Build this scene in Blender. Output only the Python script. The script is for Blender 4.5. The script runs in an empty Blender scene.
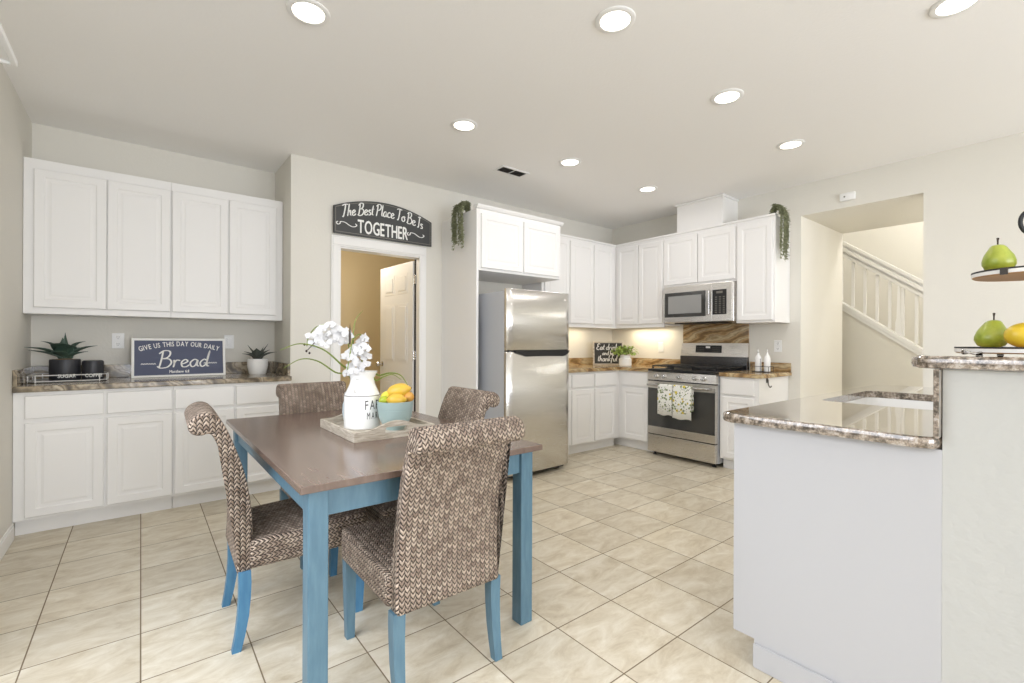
import bpy, bmesh, math, random
from mathutils import Vector, Matrix
random.seed(7)
PI = math.pi
sc = bpy.context.scene
COL = sc.collection

# ------------------------------------------------------------------ camera
CAM_H, YAW, ROLL, FPX = 1.189, math.radians(51.53), math.radians(0.22), 467.0
cam_d = bpy.data.cameras.new('camera')
cam_d.sensor_width = 36.0
cam_d.lens = FPX / 1024 * 36.0
cam_d.shift_y = 0.95 / 1024
cam_d.clip_start = 0.05
cam = bpy.data.objects.new('camera', cam_d)
COL.objects.link(cam)
F = Vector((math.cos(YAW), math.sin(YAW), 0))
R = Vector((math.sin(YAW), -math.cos(YAW), 0))
U = Vector((0, 0, 1))
R2 = R * math.cos(ROLL) + U * math.sin(ROLL)
U2 = U * math.cos(ROLL) - R * math.sin(ROLL)
m = Matrix((R2, U2, -F)).transposed().to_4x4()
m.translation = (0, 0, CAM_H)
cam.matrix_world = m
sc.camera = cam

# ------------------------------------------------------------------ world, light, exposure
sc.view_settings.view_transform = 'Standard'
sc.view_settings.look = 'None'
sc.view_settings.gamma = 1.0
sc.view_settings.use_curve_mapping = False
sc.view_settings.exposure = -1.0
w = bpy.data.worlds.new('sky')
sc.world = w
w.use_nodes = True
w.node_tree.nodes['Background'].inputs[0].default_value = (0.80, 0.89, 1.0, 1)
w.node_tree.nodes['Background'].inputs[1].default_value = 0.8
sc.cycles.max_bounces = 10
sc.cycles.diffuse_bounces = 6
sc.cycles.glossy_bounces = 5
sc.cycles.sample_clamp_indirect = 6.0

ZC = 2.708          # ceiling height
UL, UB = -0.60, 4.94  # left wall, range wall
VA, VD, VN = 4.636, 4.065, -3.6   # alcove wall, door wall, wall behind the camera


def area_light(name, loc, rot, sx, sy, power, color, spread=180):
    d = bpy.data.lights.new(name, 'AREA')
    d.shape = 'RECTANGLE'
    d.size, d.size_y, d.energy, d.color = sx, sy, power, color
    d.spread = math.radians(spread)
    o = bpy.data.objects.new(name, d)
    o.location = loc
    o.rotation_euler = rot
    COL.objects.link(o)
    return o


DAY = (0.89, 0.925, 1.0)
area_light('daylight_left', (UL - 0.40, 1.25, 1.75), (0, math.radians(-42), 0), 1.8, 2.4, 110, DAY, 125)
area_light('daylight_back_a', (0.75, VN - 0.35, 1.35), (math.radians(100), 0, 0), 2.0, 2.2, 385, DAY)  # fill light added outside an unseen window, tilted up for the ceiling
area_light('daylight_back_b', (3.35, VN - 0.35, 1.35), (math.radians(105), 0, 0), 2.0, 2.2, 205, DAY)  # second added fill behind the camera, also tilted up
WARM = (1.0, 0.965, 0.96)
LAMP_W = 6.5


# ------------------------------------------------------------------ materials
def lin(c):
    return tuple((x / 12.92 if x <= 0.04045 else ((x + 0.055) / 1.055) ** 2.4) for x in (v / 255 for v in c))


def mat(name, rgb=(200, 200, 200), rough=0.5, metal=0.0, spec=0.5, emit=None, estr=0.0):
    m = bpy.data.materials.new(name)
    m.use_nodes = True
    b = m.node_tree.nodes['Principled BSDF']
    b.inputs['Base Color'].default_value = (*lin(rgb), 1)
    b.inputs['Roughness'].default_value = rough
    b.inputs['Metallic'].default_value = metal
    b.inputs['Specular IOR Level'].default_value = spec
    if emit:
        b.inputs['Emission Color'].default_value = (*lin(emit), 1)
        b.inputs['Emission Strength'].default_value = estr
    return m


class NT:
    """small node-tree helper"""
    def __init__(s, m):
        s.m = m; s.t = m.node_tree; s.b = s.t.nodes['Principled BSDF']

    def n(s, typ, **kw):
        nd = s.t.nodes.new(typ)
        for k, v in kw.items():
            setattr(nd, k, v)
        return nd

    def l(s, a, b):
        s.t.links.new(a, b)

    def val(s, sock, v):
        if hasattr(v, 'is_output'):
            s.l(v, sock)
        else:
            sock.default_value = v

    def math(s, op, a, b=0.0, c=None, clamp=False):
        nd = s.n('ShaderNodeMath', operation=op); nd.use_clamp = clamp
        s.val(nd.inputs[0], a); s.val(nd.inputs[1], b)
        if c is not None: s.val(nd.inputs[2], c)
        return nd.outputs[0]

    def coord(s, which='Object', scale=(1, 1, 1)):
        tc = s.n('ShaderNodeTexCoord'); mp = s.n('ShaderNodeMapping')
        mp.inputs['Scale'].default_value = scale
        s.l(tc.outputs[which], mp.inputs[0])
        return mp.outputs[0]

    def noise(s, vec, scale, detail=3, rough=0.5, dist=0.0):
        nd = s.n('ShaderNodeTexNoise')
        s.l(vec, nd.inputs['Vector'])
        nd.inputs['Scale'].default_value = scale
        nd.inputs['Detail'].default_value = detail
        nd.inputs['Roughness'].default_value = rough
        nd.inputs['Distortion'].default_value = dist
        return nd.outputs['Fac']

    def ramp(s, fac, stops):
        nd = s.n('ShaderNodeValToRGB')
        e = nd.color_ramp.elements
        e[0].position, e[0].color = stops[0][0], (*lin(stops[0][1]), 1)
        e[1].position, e[1].color = stops[-1][0], (*lin(stops[-1][1]), 1)
        for p, c in stops[1:-1]:
            x = e.new(p); x.color = (*lin(c), 1)
        s.l(fac, nd.inputs[0])
        return nd.outputs[0]

    def mix(s, f, a, b):
        nd = s.n('ShaderNodeMix', data_type='RGBA')
        s.val(nd.inputs[0], f)
        for k, v in ((6, a), (7, b)):
            if isinstance(v, tuple): nd.inputs[k].default_value = (*lin(v), 1)
            else: s.l(v, nd.inputs[k])
        return nd.outputs[2]

    def color(s, c): s.l(c, s.b.inputs['Base Color'])

    def bump(s, h, strength=0.3, dist=0.01):
        nd = s.n('ShaderNodeBump')
        nd.inputs['Strength'].default_value = strength
        nd.inputs['Distance'].default_value = dist
        s.l(h, nd.inputs['Height']); s.l(nd.outputs[0], s.b.inputs['Normal'])


def paint(name, rgb, rough=0.6, bump=0.12, scale=90):
    m = mat(name, rgb, rough, spec=0.3); t = NT(m)
    v = t.coord(); h = t.noise(v, scale, 2)
    t.bump(h, bump, 0.004 if bump < 0.5 else 0.005)
    return m


M = {}
M['wall'] = paint('wall_paint', (223, 220, 211), 0.7, 0.25, 60)
M['texwall'] = paint('textured_wall_paint', (188, 188, 184), 0.7, 0.51, 34)
M['ceiling'] = paint('ceiling_paint', (246, 245, 243), 0.8, 0.2, 70)
M['room'] = paint('tan_wall_paint', (212, 196, 160), 0.8, 0.2, 60)
M['cab'] = paint('cabinet_white', (236, 235, 233), 0.38, 0.03, 40)
M['trim'] = mat('trim_white', (236, 235, 232), 0.4)
M['door'] = mat('door_white', (232, 231, 228), 0.42)
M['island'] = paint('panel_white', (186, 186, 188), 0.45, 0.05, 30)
M['steelh'] = mat('handle_steel', (200, 198, 194), 0.22, 1.0)
M['chrome'] = mat('chrome', (215, 215, 215), 0.12, 1.0)
M['black'] = mat('black_plastic', (22, 22, 24), 0.35)
M['iron'] = mat('cast_iron', (26, 26, 27), 0.55)
M['glassblack'] = mat('dark_oven_glass', (62, 62, 60), 0.09, 0.0, 0.8)
M['fridgeside'] = mat('fridge_side_grey', (182, 185, 190), 0.4, 0.0)
M['white'] = mat('white_plastic', (238, 238, 236), 0.35)
M['guarddark'] = mat('dark_steel', (104, 104, 106), 0.25, 0.9)
M['ceramic'] = mat('white_ceramic', (240, 240, 238), 0.18)
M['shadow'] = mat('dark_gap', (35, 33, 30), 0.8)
M['lamp'] = mat('lamp_diffuser', (255, 250, 240), 0.5, emit=(255, 247, 235), estr=9.0)
M['teal'] = mat('teal_ceramic', (158, 178, 176), 0.3)
M['bluevase'] = mat('pale_blue_ceramic', (188, 204, 210), 0.3)
M['leafdark'] = mat('dark_leaf', (62, 84, 72), 0.5)
M['leafgrey'] = mat('grey_green_leaf', (78, 84, 76), 0.55)
M['leafbright'] = mat('bright_leaf', (142, 164, 74), 0.5)
M['leafvine'] = mat('vine_leaf', (140, 144, 112), 0.6)
M['grass'] = mat('orchid_blade_green', (120, 138, 62), 0.5)
M['petal'] = mat('white_petal', (214, 213, 212), 0.55)
M['lemon'] = mat('lemon_yellow', (210, 170, 58), 0.35)
M['lemonpale'] = mat('pale_lemon', (214, 200, 70), 0.4)
M['orange'] = mat('orange_fruit', (204, 150, 66), 0.4)
M['lime'] = mat('lime_green', (160, 172, 36), 0.4)
M['yellow2'] = mat('mango_yellow', (208, 178, 48), 0.3)
M['stem'] = mat('dark_stem', (58, 46, 34), 0.7)
M['navy'] = mat('navy_board', (82, 88, 112), 0.6)
M['charcoal'] = mat('charcoal_board', (70, 71, 70), 0.65)
M['chalk'] = mat('chalkboard_black', (52, 52, 50), 0.7)
M['letter'] = mat('white_lettering', (240, 240, 236), 0.6)
M['letterdark'] = mat('dark_lettering', (66, 62, 60), 0.6)
M['blackcan'] = mat('matte_black_ceramic', (48, 49, 54), 0.45)
M['wire'] = mat('white_wire', (226, 224, 220), 0.35)
M['soil'] = mat('soil', (150, 120, 88), 0.9)
M['kettle'] = mat('enamel_rim', (120, 116, 108), 0.4)
M['galv'] = mat('dark_metal_band', (78, 74, 70), 0.4, 0.8)
M['wood'] = mat('light_wood', (176, 138, 98), 0.5)

# pear: green with yellow-green mottling
M['pear'] = mat('pear_green', (156, 168, 52), 0.3); t = NT(M['pear'])
t.color(t.ramp(t.noise(t.coord(), 30, 4), [(0.3, (134, 150, 44)), (0.7, (172, 178, 74))]))

# blue painted wood with worn brush variation
M['blue'] = mat('teal_blue_paint', (84, 116, 132), 0.42); t = NT(M['blue'])
v = t.coord(scale=(6, 6, 1.2))
t.color(t.ramp(t.noise(v, 9, 4), [(0.3, (78, 110, 128)), (0.7, (92, 124, 140))]))

M['blue2'] = mat('bright_blue_paint', (62, 124, 168), 0.42); t = NT(M['blue2'])  # same leg paint with the daylight's brightening put into its colour
v = t.coord(scale=(6, 6, 1.2))
t.color(t.ramp(t.noise(v, 9, 4), [(0.3, (62, 114, 150)), (0.7, (78, 130, 164))]))

# stained wood table top
M['table'] = mat('stained_table_wood', (104, 84, 76), 0.2, spec=0.7); t = NT(M['table'])
v = t.coord(scale=(14, 1.1, 3))
g1 = t.noise(v, 3, 6, 0.6, 0.6)
v2 = t.coord(scale=(1.5, 1.5, 1.5))
g2 = t.noise(v2, 2.0, 3)
t.color(t.mix(t.math('MULTIPLY', g2, 0.5), t.ramp(g1, [(0.25, (76, 60, 52)), (0.55, (100, 82, 72)), (0.8, (120, 102, 90))]), (128, 110, 98)))
t.bump(g1, 0.02, 0.002)

# white-washed tray wood
M['wash'] = mat('whitewashed_wood', (190, 180, 165), 0.7); t = NT(M['wash'])
v = t.coord(scale=(3, 3, 26))
t.color(t.ramp(t.noise(v, 5, 5, 0.65, 0.5), [(0.25, (140, 128, 112)), (0.5, (182, 172, 156)), (0.75, (216, 210, 198))]))

# brushed stainless steel
def steel(name, c1, c2, rough=0.28, axis=(1, 1, 60)):
    m = mat(name, c1, rough, 1.0); t = NT(m)
    v = t.coord(scale=axis)
    n1 = t.noise(v, 6, 3)
    t.color(t.ramp(n1, [(0.3, c1), (0.7, c2)]))
    t.l(t.math('MULTIPLY_ADD', n1, 0.08, rough - 0.04), t.b.inputs['Roughness'])
    t.b.inputs['Anisotropic'].default_value = 0.75
    tg = t.n('ShaderNodeTangent', direction_type='RADIAL', axis='Z'); t.l(tg.outputs[0], t.b.inputs['Tangent'])
    return m


M['steel'] = steel('brushed_steel', (208, 204, 198), (220, 216, 210))
M['fridge'] = steel('fridge_steel', (208, 206, 202), (218, 216, 212), 0.26)

# tile floor: 0.34 m squares, dark grout, stone veins that run across each tile
M['floor'] = mat('floor_tile', (200, 190, 165), 0.35); t = NT(M['floor'])
tc = t.n('ShaderNodeTexCoord'); sx = t.n('ShaderNodeSeparateXYZ'); t.l(tc.outputs['Object'], sx.inputs[0])
TS = 0.34
fu = t.math('DIVIDE', t.math('SUBTRACT', sx.outputs[0], 0.0027), TS)
fv = t.math('DIVIDE', t.math('SUBTRACT', sx.outputs[1], 0.0408), TS)
cu, cv = t.math('FLOOR', fu), t.math('FLOOR', fv)
du = t.math('ABSOLUTE', t.math('SUBTRACT', t.math('SUBTRACT', fu, cu), 0.5))
dv = t.math('ABSOLUTE', t.math('SUBTRACT', t.math('SUBTRACT', fv, cv), 0.5))
edge = t.math('MAXIMUM', du, dv)
tile = t.math('SUBTRACT', 1.0, t.math('SMOOTH_MIN', t.math('MULTIPLY', t.math('SUBTRACT', edge, 0.4912), 260.0, clamp=True), 1.0, 0.0), clamp=True)
cmb = t.n('ShaderNodeCombineXYZ'); t.l(cu, cmb.inputs[0]); t.l(cv, cmb.inputs[1])
wn = t.n('ShaderNodeTexWhiteNoise', noise_dimensions='3D'); t.l(cmb.outputs[0], wn.inputs['Vector'])
off = t.n('ShaderNodeVectorMath', operation='SCALE'); t.l(wn.outputs['Color'], off.inputs[0]); off.inputs['Scale'].default_value = 9.0
add = t.n('ShaderNodeVectorMath', operation='ADD'); t.l(tc.outputs['Object'], add.inputs[0]); t.l(off.outputs[0], add.inputs[1])
mp = t.n('ShaderNodeMapping'); mp.inputs['Scale'].default_value = (1.7, 3.6, 1); t.l(add.outputs[0], mp.inputs[0])
vein = t.noise(mp.outputs[0], 3.2, 9, 0.7, 0.6)
fine = t.noise(add.outputs[0], 16, 5, 0.6)
base = t.ramp(vein, [(0.30, (174, 158, 130)), (0.44, (198, 186, 162)), (0.56, (212, 203, 183)), (0.70, (226, 220, 205))])
base2 = t.mix(t.math('MULTIPLY', fine, 0.35), base, (216, 209, 193))
val = t.math('MULTIPLY_ADD', wn.outputs['Value'], 0.16, 0.90)
hsv = t.n('ShaderNodeHueSaturation'); t.l(val, hsv.inputs['Value']); t.l(base2, hsv.inputs['Color'])
t.color(t.mix(tile, (118, 102, 78), hsv.outputs[0]))
t.l(t.math('MULTIPLY_ADD', tile, -0.45, 0.8), t.b.inputs['Roughness'])
t.bump(t.math('ADD', tile, t.math('MULTIPLY', vein, 0.08)), 0.35, 0.002)

# stones
def stone_wavy(name, stops, scale=(1, 1, 1), sc_=2.2, dist=2.0, rough=0.14):
    m = mat(name, (180, 150, 100), rough, spec=0.6); t = NT(m)
    v = t.coord(scale=scale)
    wv = t.n('ShaderNodeTexWave', wave_type='BANDS', bands_direction='DIAGONAL')
    t.l(v, wv.inputs['Vector'])
    wv.inputs['Scale'].default_value = sc_
    wv.inputs['Distortion'].default_value = dist * 3
    wv.inputs['Detail'].default_value = 4
    wv.inputs['Detail Scale'].default_value = 1.4
    n2 = t.noise(v, 30, 4)
    f = t.math('ADD', t.math('MULTIPLY', wv.outputs['Fac'], 0.75), t.math('MULTIPLY', n2, 0.25))
    t.color(t.ramp(f, stops))
    return m


M['honey'] = stone_wavy('honey_veined_stone', [(0.12, (122, 96, 62)), (0.33, (172, 140, 96)), (0.52, (190, 162, 118)), (0.7, (150, 128, 94)), (0.90, (204, 184, 146))], (0.8, 0.8, 2.4), 2.2, 2.6)
M['ledge'] = stone_wavy('grey_veined_granite', [(0.1, (92, 84, 72)), (0.35, (136, 124, 104)), (0.55, (170, 156, 132)), (0.75, (120, 108, 92)), (0.92, (196, 184, 162))], (1, 1, 1), 3.0, 3.0)  # greyer than the kitchen stone: daylight tint put into the colour


def speckle(name, rough=0.06):
    m = mat(name, (140, 130, 118), rough, spec=0.7); t = NT(m)
    v = t.coord()
    n2 = t.noise(v, 100, 4, 0.7, 0.3)
    n4 = t.noise(v, 42, 3, 0.6)
    n3 = t.noise(v, 6, 3)
    f = t.math('ADD', t.math('MULTIPLY', n4, 0.5), t.math('MULTIPLY', n2, 0.5))
    c = t.ramp(f, [(0.40, (26, 24, 24)), (0.455, (84, 78, 72)), (0.49, (128, 116, 106)), (0.54, (164, 150, 136)), (0.60, (204, 196, 188))])
    t.color(t.mix(t.math('MULTIPLY', n3, 0.5), c, (142, 126, 104)))
    t.b.inputs['Coat Weight'].default_value = 1.0
    t.b.inputs['Coat Roughness'].default_value = 0.02
    t.b.inputs['Coat IOR'].default_value = 1.5
    return m


M['granite'] = speckle('speckled_granite')


# woven seagrass: plaited columns of V shapes, driven by the mesh's UVs (in metres)
def weave(name, hi, mid, lo, cw=0.020, ch=0.017, tall=True):
    m = mat(name, mid, 0.62, spec=0.35); t = NT(m)
    uv = t.n('ShaderNodeUVMap'); sx = t.n('ShaderNodeSeparateXYZ'); t.l(uv.outputs[0], sx.inputs[0])
    jit = t.noise(uv.outputs[0], 60, 2)
    x = t.math('ADD', t.math('DIVIDE', sx.outputs[0], cw), t.math('MULTIPLY', jit, 0.12))
    y = t.math('ADD', t.math('DIVIDE', sx.outputs[1], ch), t.math('MULTIPLY', jit, 0.35))
    cx = t.math('FLOOR', x)
    tri = t.math('ABSOLUTE', t.math('SUBTRACT', t.math('SUBTRACT', x, cx), 0.5))      # 0 centre, .5 edge
    yy = t.math('ADD', y, t.math('MULTIPLY', tri, 1.5))
    yy = t.math('ADD', yy, t.math('MULTIPLY', cx, 0.5))
    cy = t.math('FLOOR', yy)
    fy = t.math('SUBTRACT', yy, cy)
    hy = t.math('SINE', t.math('MULTIPLY', fy, PI))
    hx = t.math('SINE', t.math('MULTIPLY', t.math('ADD', t.math('MULTIPLY', t.math('SUBTRACT', 0.5, tri), 0.9), 0.06), PI))
    h = t.math('MULTIPLY', t.math('POWER', hy, 0.6), t.math('POWER', hx, 0.45))
    cmb = t.n('ShaderNodeCombineXYZ'); t.l(cx, cmb.inputs[0]); t.l(cy, cmb.inputs[1])
    wn = t.n('ShaderNodeTexWhiteNoise', noise_dimensions='3D'); t.l(cmb.outputs[0], wn.inputs['Vector'])
    strand = t.mix(wn.outputs['Value'], mid, hi)
    t.color(t.mix(t.math('MULTIPLY', t.math('SUBTRACT', h, 0.30), 2.8, clamp=True), lo, strand))
    t.bump(h, 1.0, 0.012)
    return m


M['weave'] = weave('seagrass_weave', (200, 181, 163), (146, 127, 112), (34, 26, 22))

# printed tea towel: leaves and lemons on white
def towel_mat(name, off):
    m = mat(name, (236, 236, 230), 0.85); t = NT(m)
    tc = t.n('ShaderNodeTexCoord'); mp = t.n('ShaderNodeMapping'); t.l(tc.outputs['Object'], mp.inputs[0])
    mp.inputs['Location'].default_value = (off, off * 2, off)
    sx = t.n('ShaderNodeSeparateXYZ'); t.l(tc.outputs['Object'], sx.inputs[0])
    def blobs(scale, thr, seed):
        mm = t.n('ShaderNodeMapping'); t.l(mp.outputs[0], mm.inputs[0]); mm.inputs['Location'].default_value = (0, seed, seed * .7)
        mm.inputs['Scale'].default_value = (0.01, 1, 1)
        vo = t.n('ShaderNodeTexVoronoi'); t.l(mm.outputs[0], vo.inputs['Vector']); vo.inputs['Scale'].default_value = scale
        nn = t.noise(mm.outputs[0], scale * 1.7, 2)
        return t.math('LESS_THAN', t.math('ADD', vo.outputs['Distance'], t.math('MULTIPLY', nn, 0.35)), thr)
    inside = t.math('GREATER_THAN', sx.outputs[2], -0.26)
    g = t.math('MULTIPLY', blobs(30, 0.5, 0.0), inside)
    y = t.math('MULTIPLY', blobs(18, 0.42, 3.3), inside)
    d = t.math('MULTIPLY', blobs(50, 0.42, 5.1), inside)
    c = t.mix(g, (238, 238, 232), (134, 148, 104))
    c = t.mix(y, c, (216, 196, 70))
    c = t.mix(d, c, (74, 86, 68))
    t.color(c)
    return m


M['towel1'] = towel_mat('lemon_print_cloth', 0.0)
M['towel2'] = towel_mat('lemon_print_cloth_b', 1.37)


def glass_mat():
    m = bpy.data.materials.new('window_glass'); m.use_nodes = True
    nt = m.node_tree; nt.nodes.remove(nt.nodes['Principled BSDF'])
    out = nt.nodes['Material Output']
    a = nt.nodes.new('ShaderNodeBsdfTransparent'); g = nt.nodes.new('ShaderNodeBsdfGlossy')
    g.inputs['Roughness'].default_value = 0.02
    mx = nt.nodes.new('ShaderNodeMixShader'); mx.inputs[0].default_value = 0.06
    nt.links.new(a.outputs[0], mx.inputs[1]); nt.links.new(g.outputs[0], mx.inputs[2]); nt.links.new(mx.outputs[0], out.inputs[0])
    return m


M['glass'] = glass_mat()


# ------------------------------------------------------------------ object helpers
def flat_tops(o):
    for p in o.data.polygons:
        if abs(p.normal.z) > 0.99: p.use_smooth = False
    return o


def world_loc(o):
    v = Vector((0, 0, 0))
    while o is not None:
        v = v + o.location
        o = o.parent
    return v


def obj(name, bm, m, parent=None, smooth=False, local=False, normals=True):
    """link a bmesh as one object; vertices are world coordinates unless local=True"""
    if normals:
        bmesh.ops.recalc_face_normals(bm, faces=bm.faces[:])
    if parent is not None and not local:
        bm.transform(Matrix.Translation(-world_loc(parent)))
    me = bpy.data.meshes.new(name)
    bm.to_mesh(me); bm.free()
    me.materials.append(M[m] if isinstance(m, str) else m)
    if smooth:
        for p in me.polygons: p.use_smooth = True
        if smooth != 'all':
            try: me.set_sharp_from_angle(angle=math.radians(smooth if smooth is not True else 38))
            except Exception: pass
    o = bpy.data.objects.new(name, me)
    COL.objects.link(o)
    if parent is not None: o.parent = parent
    return o


def thing(name, label, cat, loc, group=None, rz=0):
    o = bpy.data.objects.new(name, None)
    o.empty_display_size = 0.05
    o.location = loc; o.rotation_euler = (0, 0, rz)
    COL.objects.link(o)
    o['label'] = label; o['category'] = cat
    if group: o['group'] = group
    return o


def tag(o, label, cat, group=None):
    o['label'] = label; o['category'] = cat
    if group: o['group'] = group
    return o


def struct(name, bm, m, parent=None, smooth=False):
    o = obj(name, bm, m, parent, smooth)
    if parent is None: o['kind'] = 'structure'
    return o


def copy_tree(o, parent=None):
    c = o.copy(); COL.objects.link(c)
    if parent is not None: c.parent = parent
    for ch in list(o.children): copy_tree(ch, c)
    return c


def NB(): return bmesh.new()


def box(bm, x0, x1, y0, y1, z0, z1, bev=0.0, seg=2):
    tmp = bmesh.new()
    bmesh.ops.create_cube(tmp, size=1)
    for v in tmp.verts:
        v.co = Vector(((x0 + x1) / 2 + v.co.x * (x1 - x0), (y0 + y1) / 2 + v.co.y * (y1 - y0), (z0 + z1) / 2 + v.co.z * (z1 - z0)))
    if bev > 0:
        bmesh.ops.bevel(tmp, geom=tmp.edges[:], offset=bev, segments=seg, affect='EDGES', profile=0.5)
    merge(bm, tmp)
    return bm


def merge(bm, tmp, mtx=None):
    if mtx is not None: tmp.transform(mtx)
    me = bpy.data.meshes.new('t'); tmp.to_mesh(me); tmp.free()
    bm.from_mesh(me); bpy.data.meshes.remove(me)


def B(*a, **k): return box(NB(), *a, **k)


def prism(bm, pts, axis, a0, a1, bev=0.0):
    """extrude a polygon. axis='x': pts are (y,z); 'y': (x,z); 'z': (x,y)"""
    tmp = bmesh.new()
    def P(p, a):
        return {'x': (a, p[0], p[1]), 'y': (p[0], a, p[1]), 'z': (p[0], p[1], a)}[axis]
    A = [tmp.verts.new(P(p, a0)) for p in pts]; C = [tmp.verts.new(P(p, a1)) for p in pts]
    tmp.faces.new(A); tmp.faces.new(C[::-1])
    n = len(pts)
    for i in range(n):
        tmp.faces.new((A[i], A[(i + 1) % n], C[(i + 1) % n], C[i]))
    if bev > 0:
        bmesh.ops.bevel(tmp, geom=tmp.edges[:], offset=bev, segments=2, affect='EDGES')
    merge(bm, tmp); return bm


def lathe(bm, prof, c=(0, 0, 0), seg=28, mtx=None):
    tmp = bmesh.new(); rings = []
    for r, z in prof:
        if r < 1e-6: rings.append([tmp.verts.new((0, 0, z))])
        else: rings.append([tmp.verts.new((r * math.cos(2 * PI * k / seg), r * math.sin(2 * PI * k / seg), z)) for k in range(seg)])
    for a, b in zip(rings, rings[1:]):
        for k in range(seg):
            k2 = (k + 1) % seg
            if len(a) == 1 and len(b) == 1: continue
            if len(a) == 1: tmp.faces.new((a[0], b[k], b[k2]))
            elif len(b) == 1: tmp.faces.new((a[k], a[k2], b[0]))
            else: tmp.faces.new((a[k], a[k2], b[k2], b[k]))
    if mtx is not None: tmp.transform(mtx)
    merge(bm, tmp, Matrix.Translation(c)); return bm


def catmull(pts, n=6):
    pts = [Vector(p) for p in pts]
    if len(pts) < 3: return pts
    P = [pts[0] * 2 - pts[1]] + pts + [pts[-1] * 2 - pts[-2]]
    out = []
    for i in range(1, len(P) - 2):
        for k in range(n):
            t_ = k / n
            a, b, c, d = P[i - 1], P[i], P[i + 1], P[i + 2]
            out.append(0.5 * ((2 * b) + (c - a) * t_ + (2 * a - 5 * b + 4 * c - d) * t_ ** 2 + (3 * b - a - 3 * c + d) * t_ ** 3))
    out.append(pts[-1]); return out


def tube(bm, pts, r, seg=8, closed=False, caps=True):
    pts = [Vector(p) for p in pts]; n = len(pts)
    rr = r if isinstance(r, (list, tuple)) else [r] * n
    rings = []; up = None
    for i, p in enumerate(pts):
        if closed: d = (pts[(i + 1) % n] - pts[i - 1])
        else: d = pts[min(i + 1, n - 1)] - pts[max(i - 1, 0)]
        d = d.normalized() if d.length > 1e-9 else Vector((0, 0, 1))
        if up is None:
            up = Vector((0, 0, 1)) if abs(d.z) < 0.9 else Vector((1, 0, 0))
        s = d.cross(up)
        if s.length < 1e-4: s = d.cross(Vector((1, 0, 0)))
        s.normalize(); up = s.cross(d).normalized()
        rings.append([bm.verts.new(p + rr[i] * (s * math.cos(2 * PI * k / seg) + up * math.sin(2 * PI * k / seg))) for k in range(seg)])
    m_ = n if closed else n - 1
    for i in range(m_):
        a, b = rings[i], rings[(i + 1) % n]
        for k in range(seg):
            bm.faces.new((a[k], a[(k + 1) % seg], b[(k + 1) % seg], b[k]))
    if caps and not closed:
        bm.faces.new(rings[0][::-1]); bm.faces.new(rings[-1])
    return bm


def blade(bm, base, tip, width, lift=0.0, thick=0.003, n=8, bulge=1.0, up=Vector((0, 0, 1)), cup=0.25, side=None):
    """a leaf from base to tip with an arched midrib, real thickness"""
    base, tip = Vector(base), Vector(tip)
    d = tip - base
    sd = side if side is not None else d.cross(up)
    if sd.length < 1e-5: sd = Vector((1, 0, 0))
    sd = sd.normalized(); nn = sd.cross(d).normalized()
    top, bot = [], []
    for i in range(n + 1):
        s = i / n
        c = base + d * s + up * (lift * math.sin(PI * s))
        w_ = width * 0.5 * (0.35 + 0.65 * math.sin(PI * min(1, s * 0.9 + 0.12)) * bulge) * (1 - s ** 3) + 0.0004
        th = thick * (1 - 0.7 * s)
        top.append([bm.verts.new(c + sd * w_ * q + nn * (abs(q) * w_ * cup + th / 2)) for q in (-1, 0, 1)])
        bot.append([bm.verts.new(c + sd * w_ * q + nn * (abs(q) * w_ * cup - th / 2)) for q in (-1, 0, 1)])
    for i in range(n):
        for k in (0, 1):
            bm.faces.new((top[i][k], top[i][k + 1], top[i + 1][k + 1], top[i + 1][k]))
            bm.faces.new((bot[i][k], bot[i + 1][k], bot[i + 1][k + 1], bot[i][k + 1]))
        for k in (0, 2):
            bm.faces.new((top[i][k], top[i + 1][k], bot[i + 1][k], bot[i][k]))
    bm.faces.new((top[0][0], top[0][1], bot[0][1], bot[0][0])); bm.faces.new((top[0][1], top[0][2], bot[0][2], bot[0][1]))
    bm.faces.new((top[n][0], top[n][1], bot[n][1], bot[n][0])); bm.faces.new((top[n][1], top[n][2], bot[n][2], bot[n][1]))
    return bm


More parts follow.
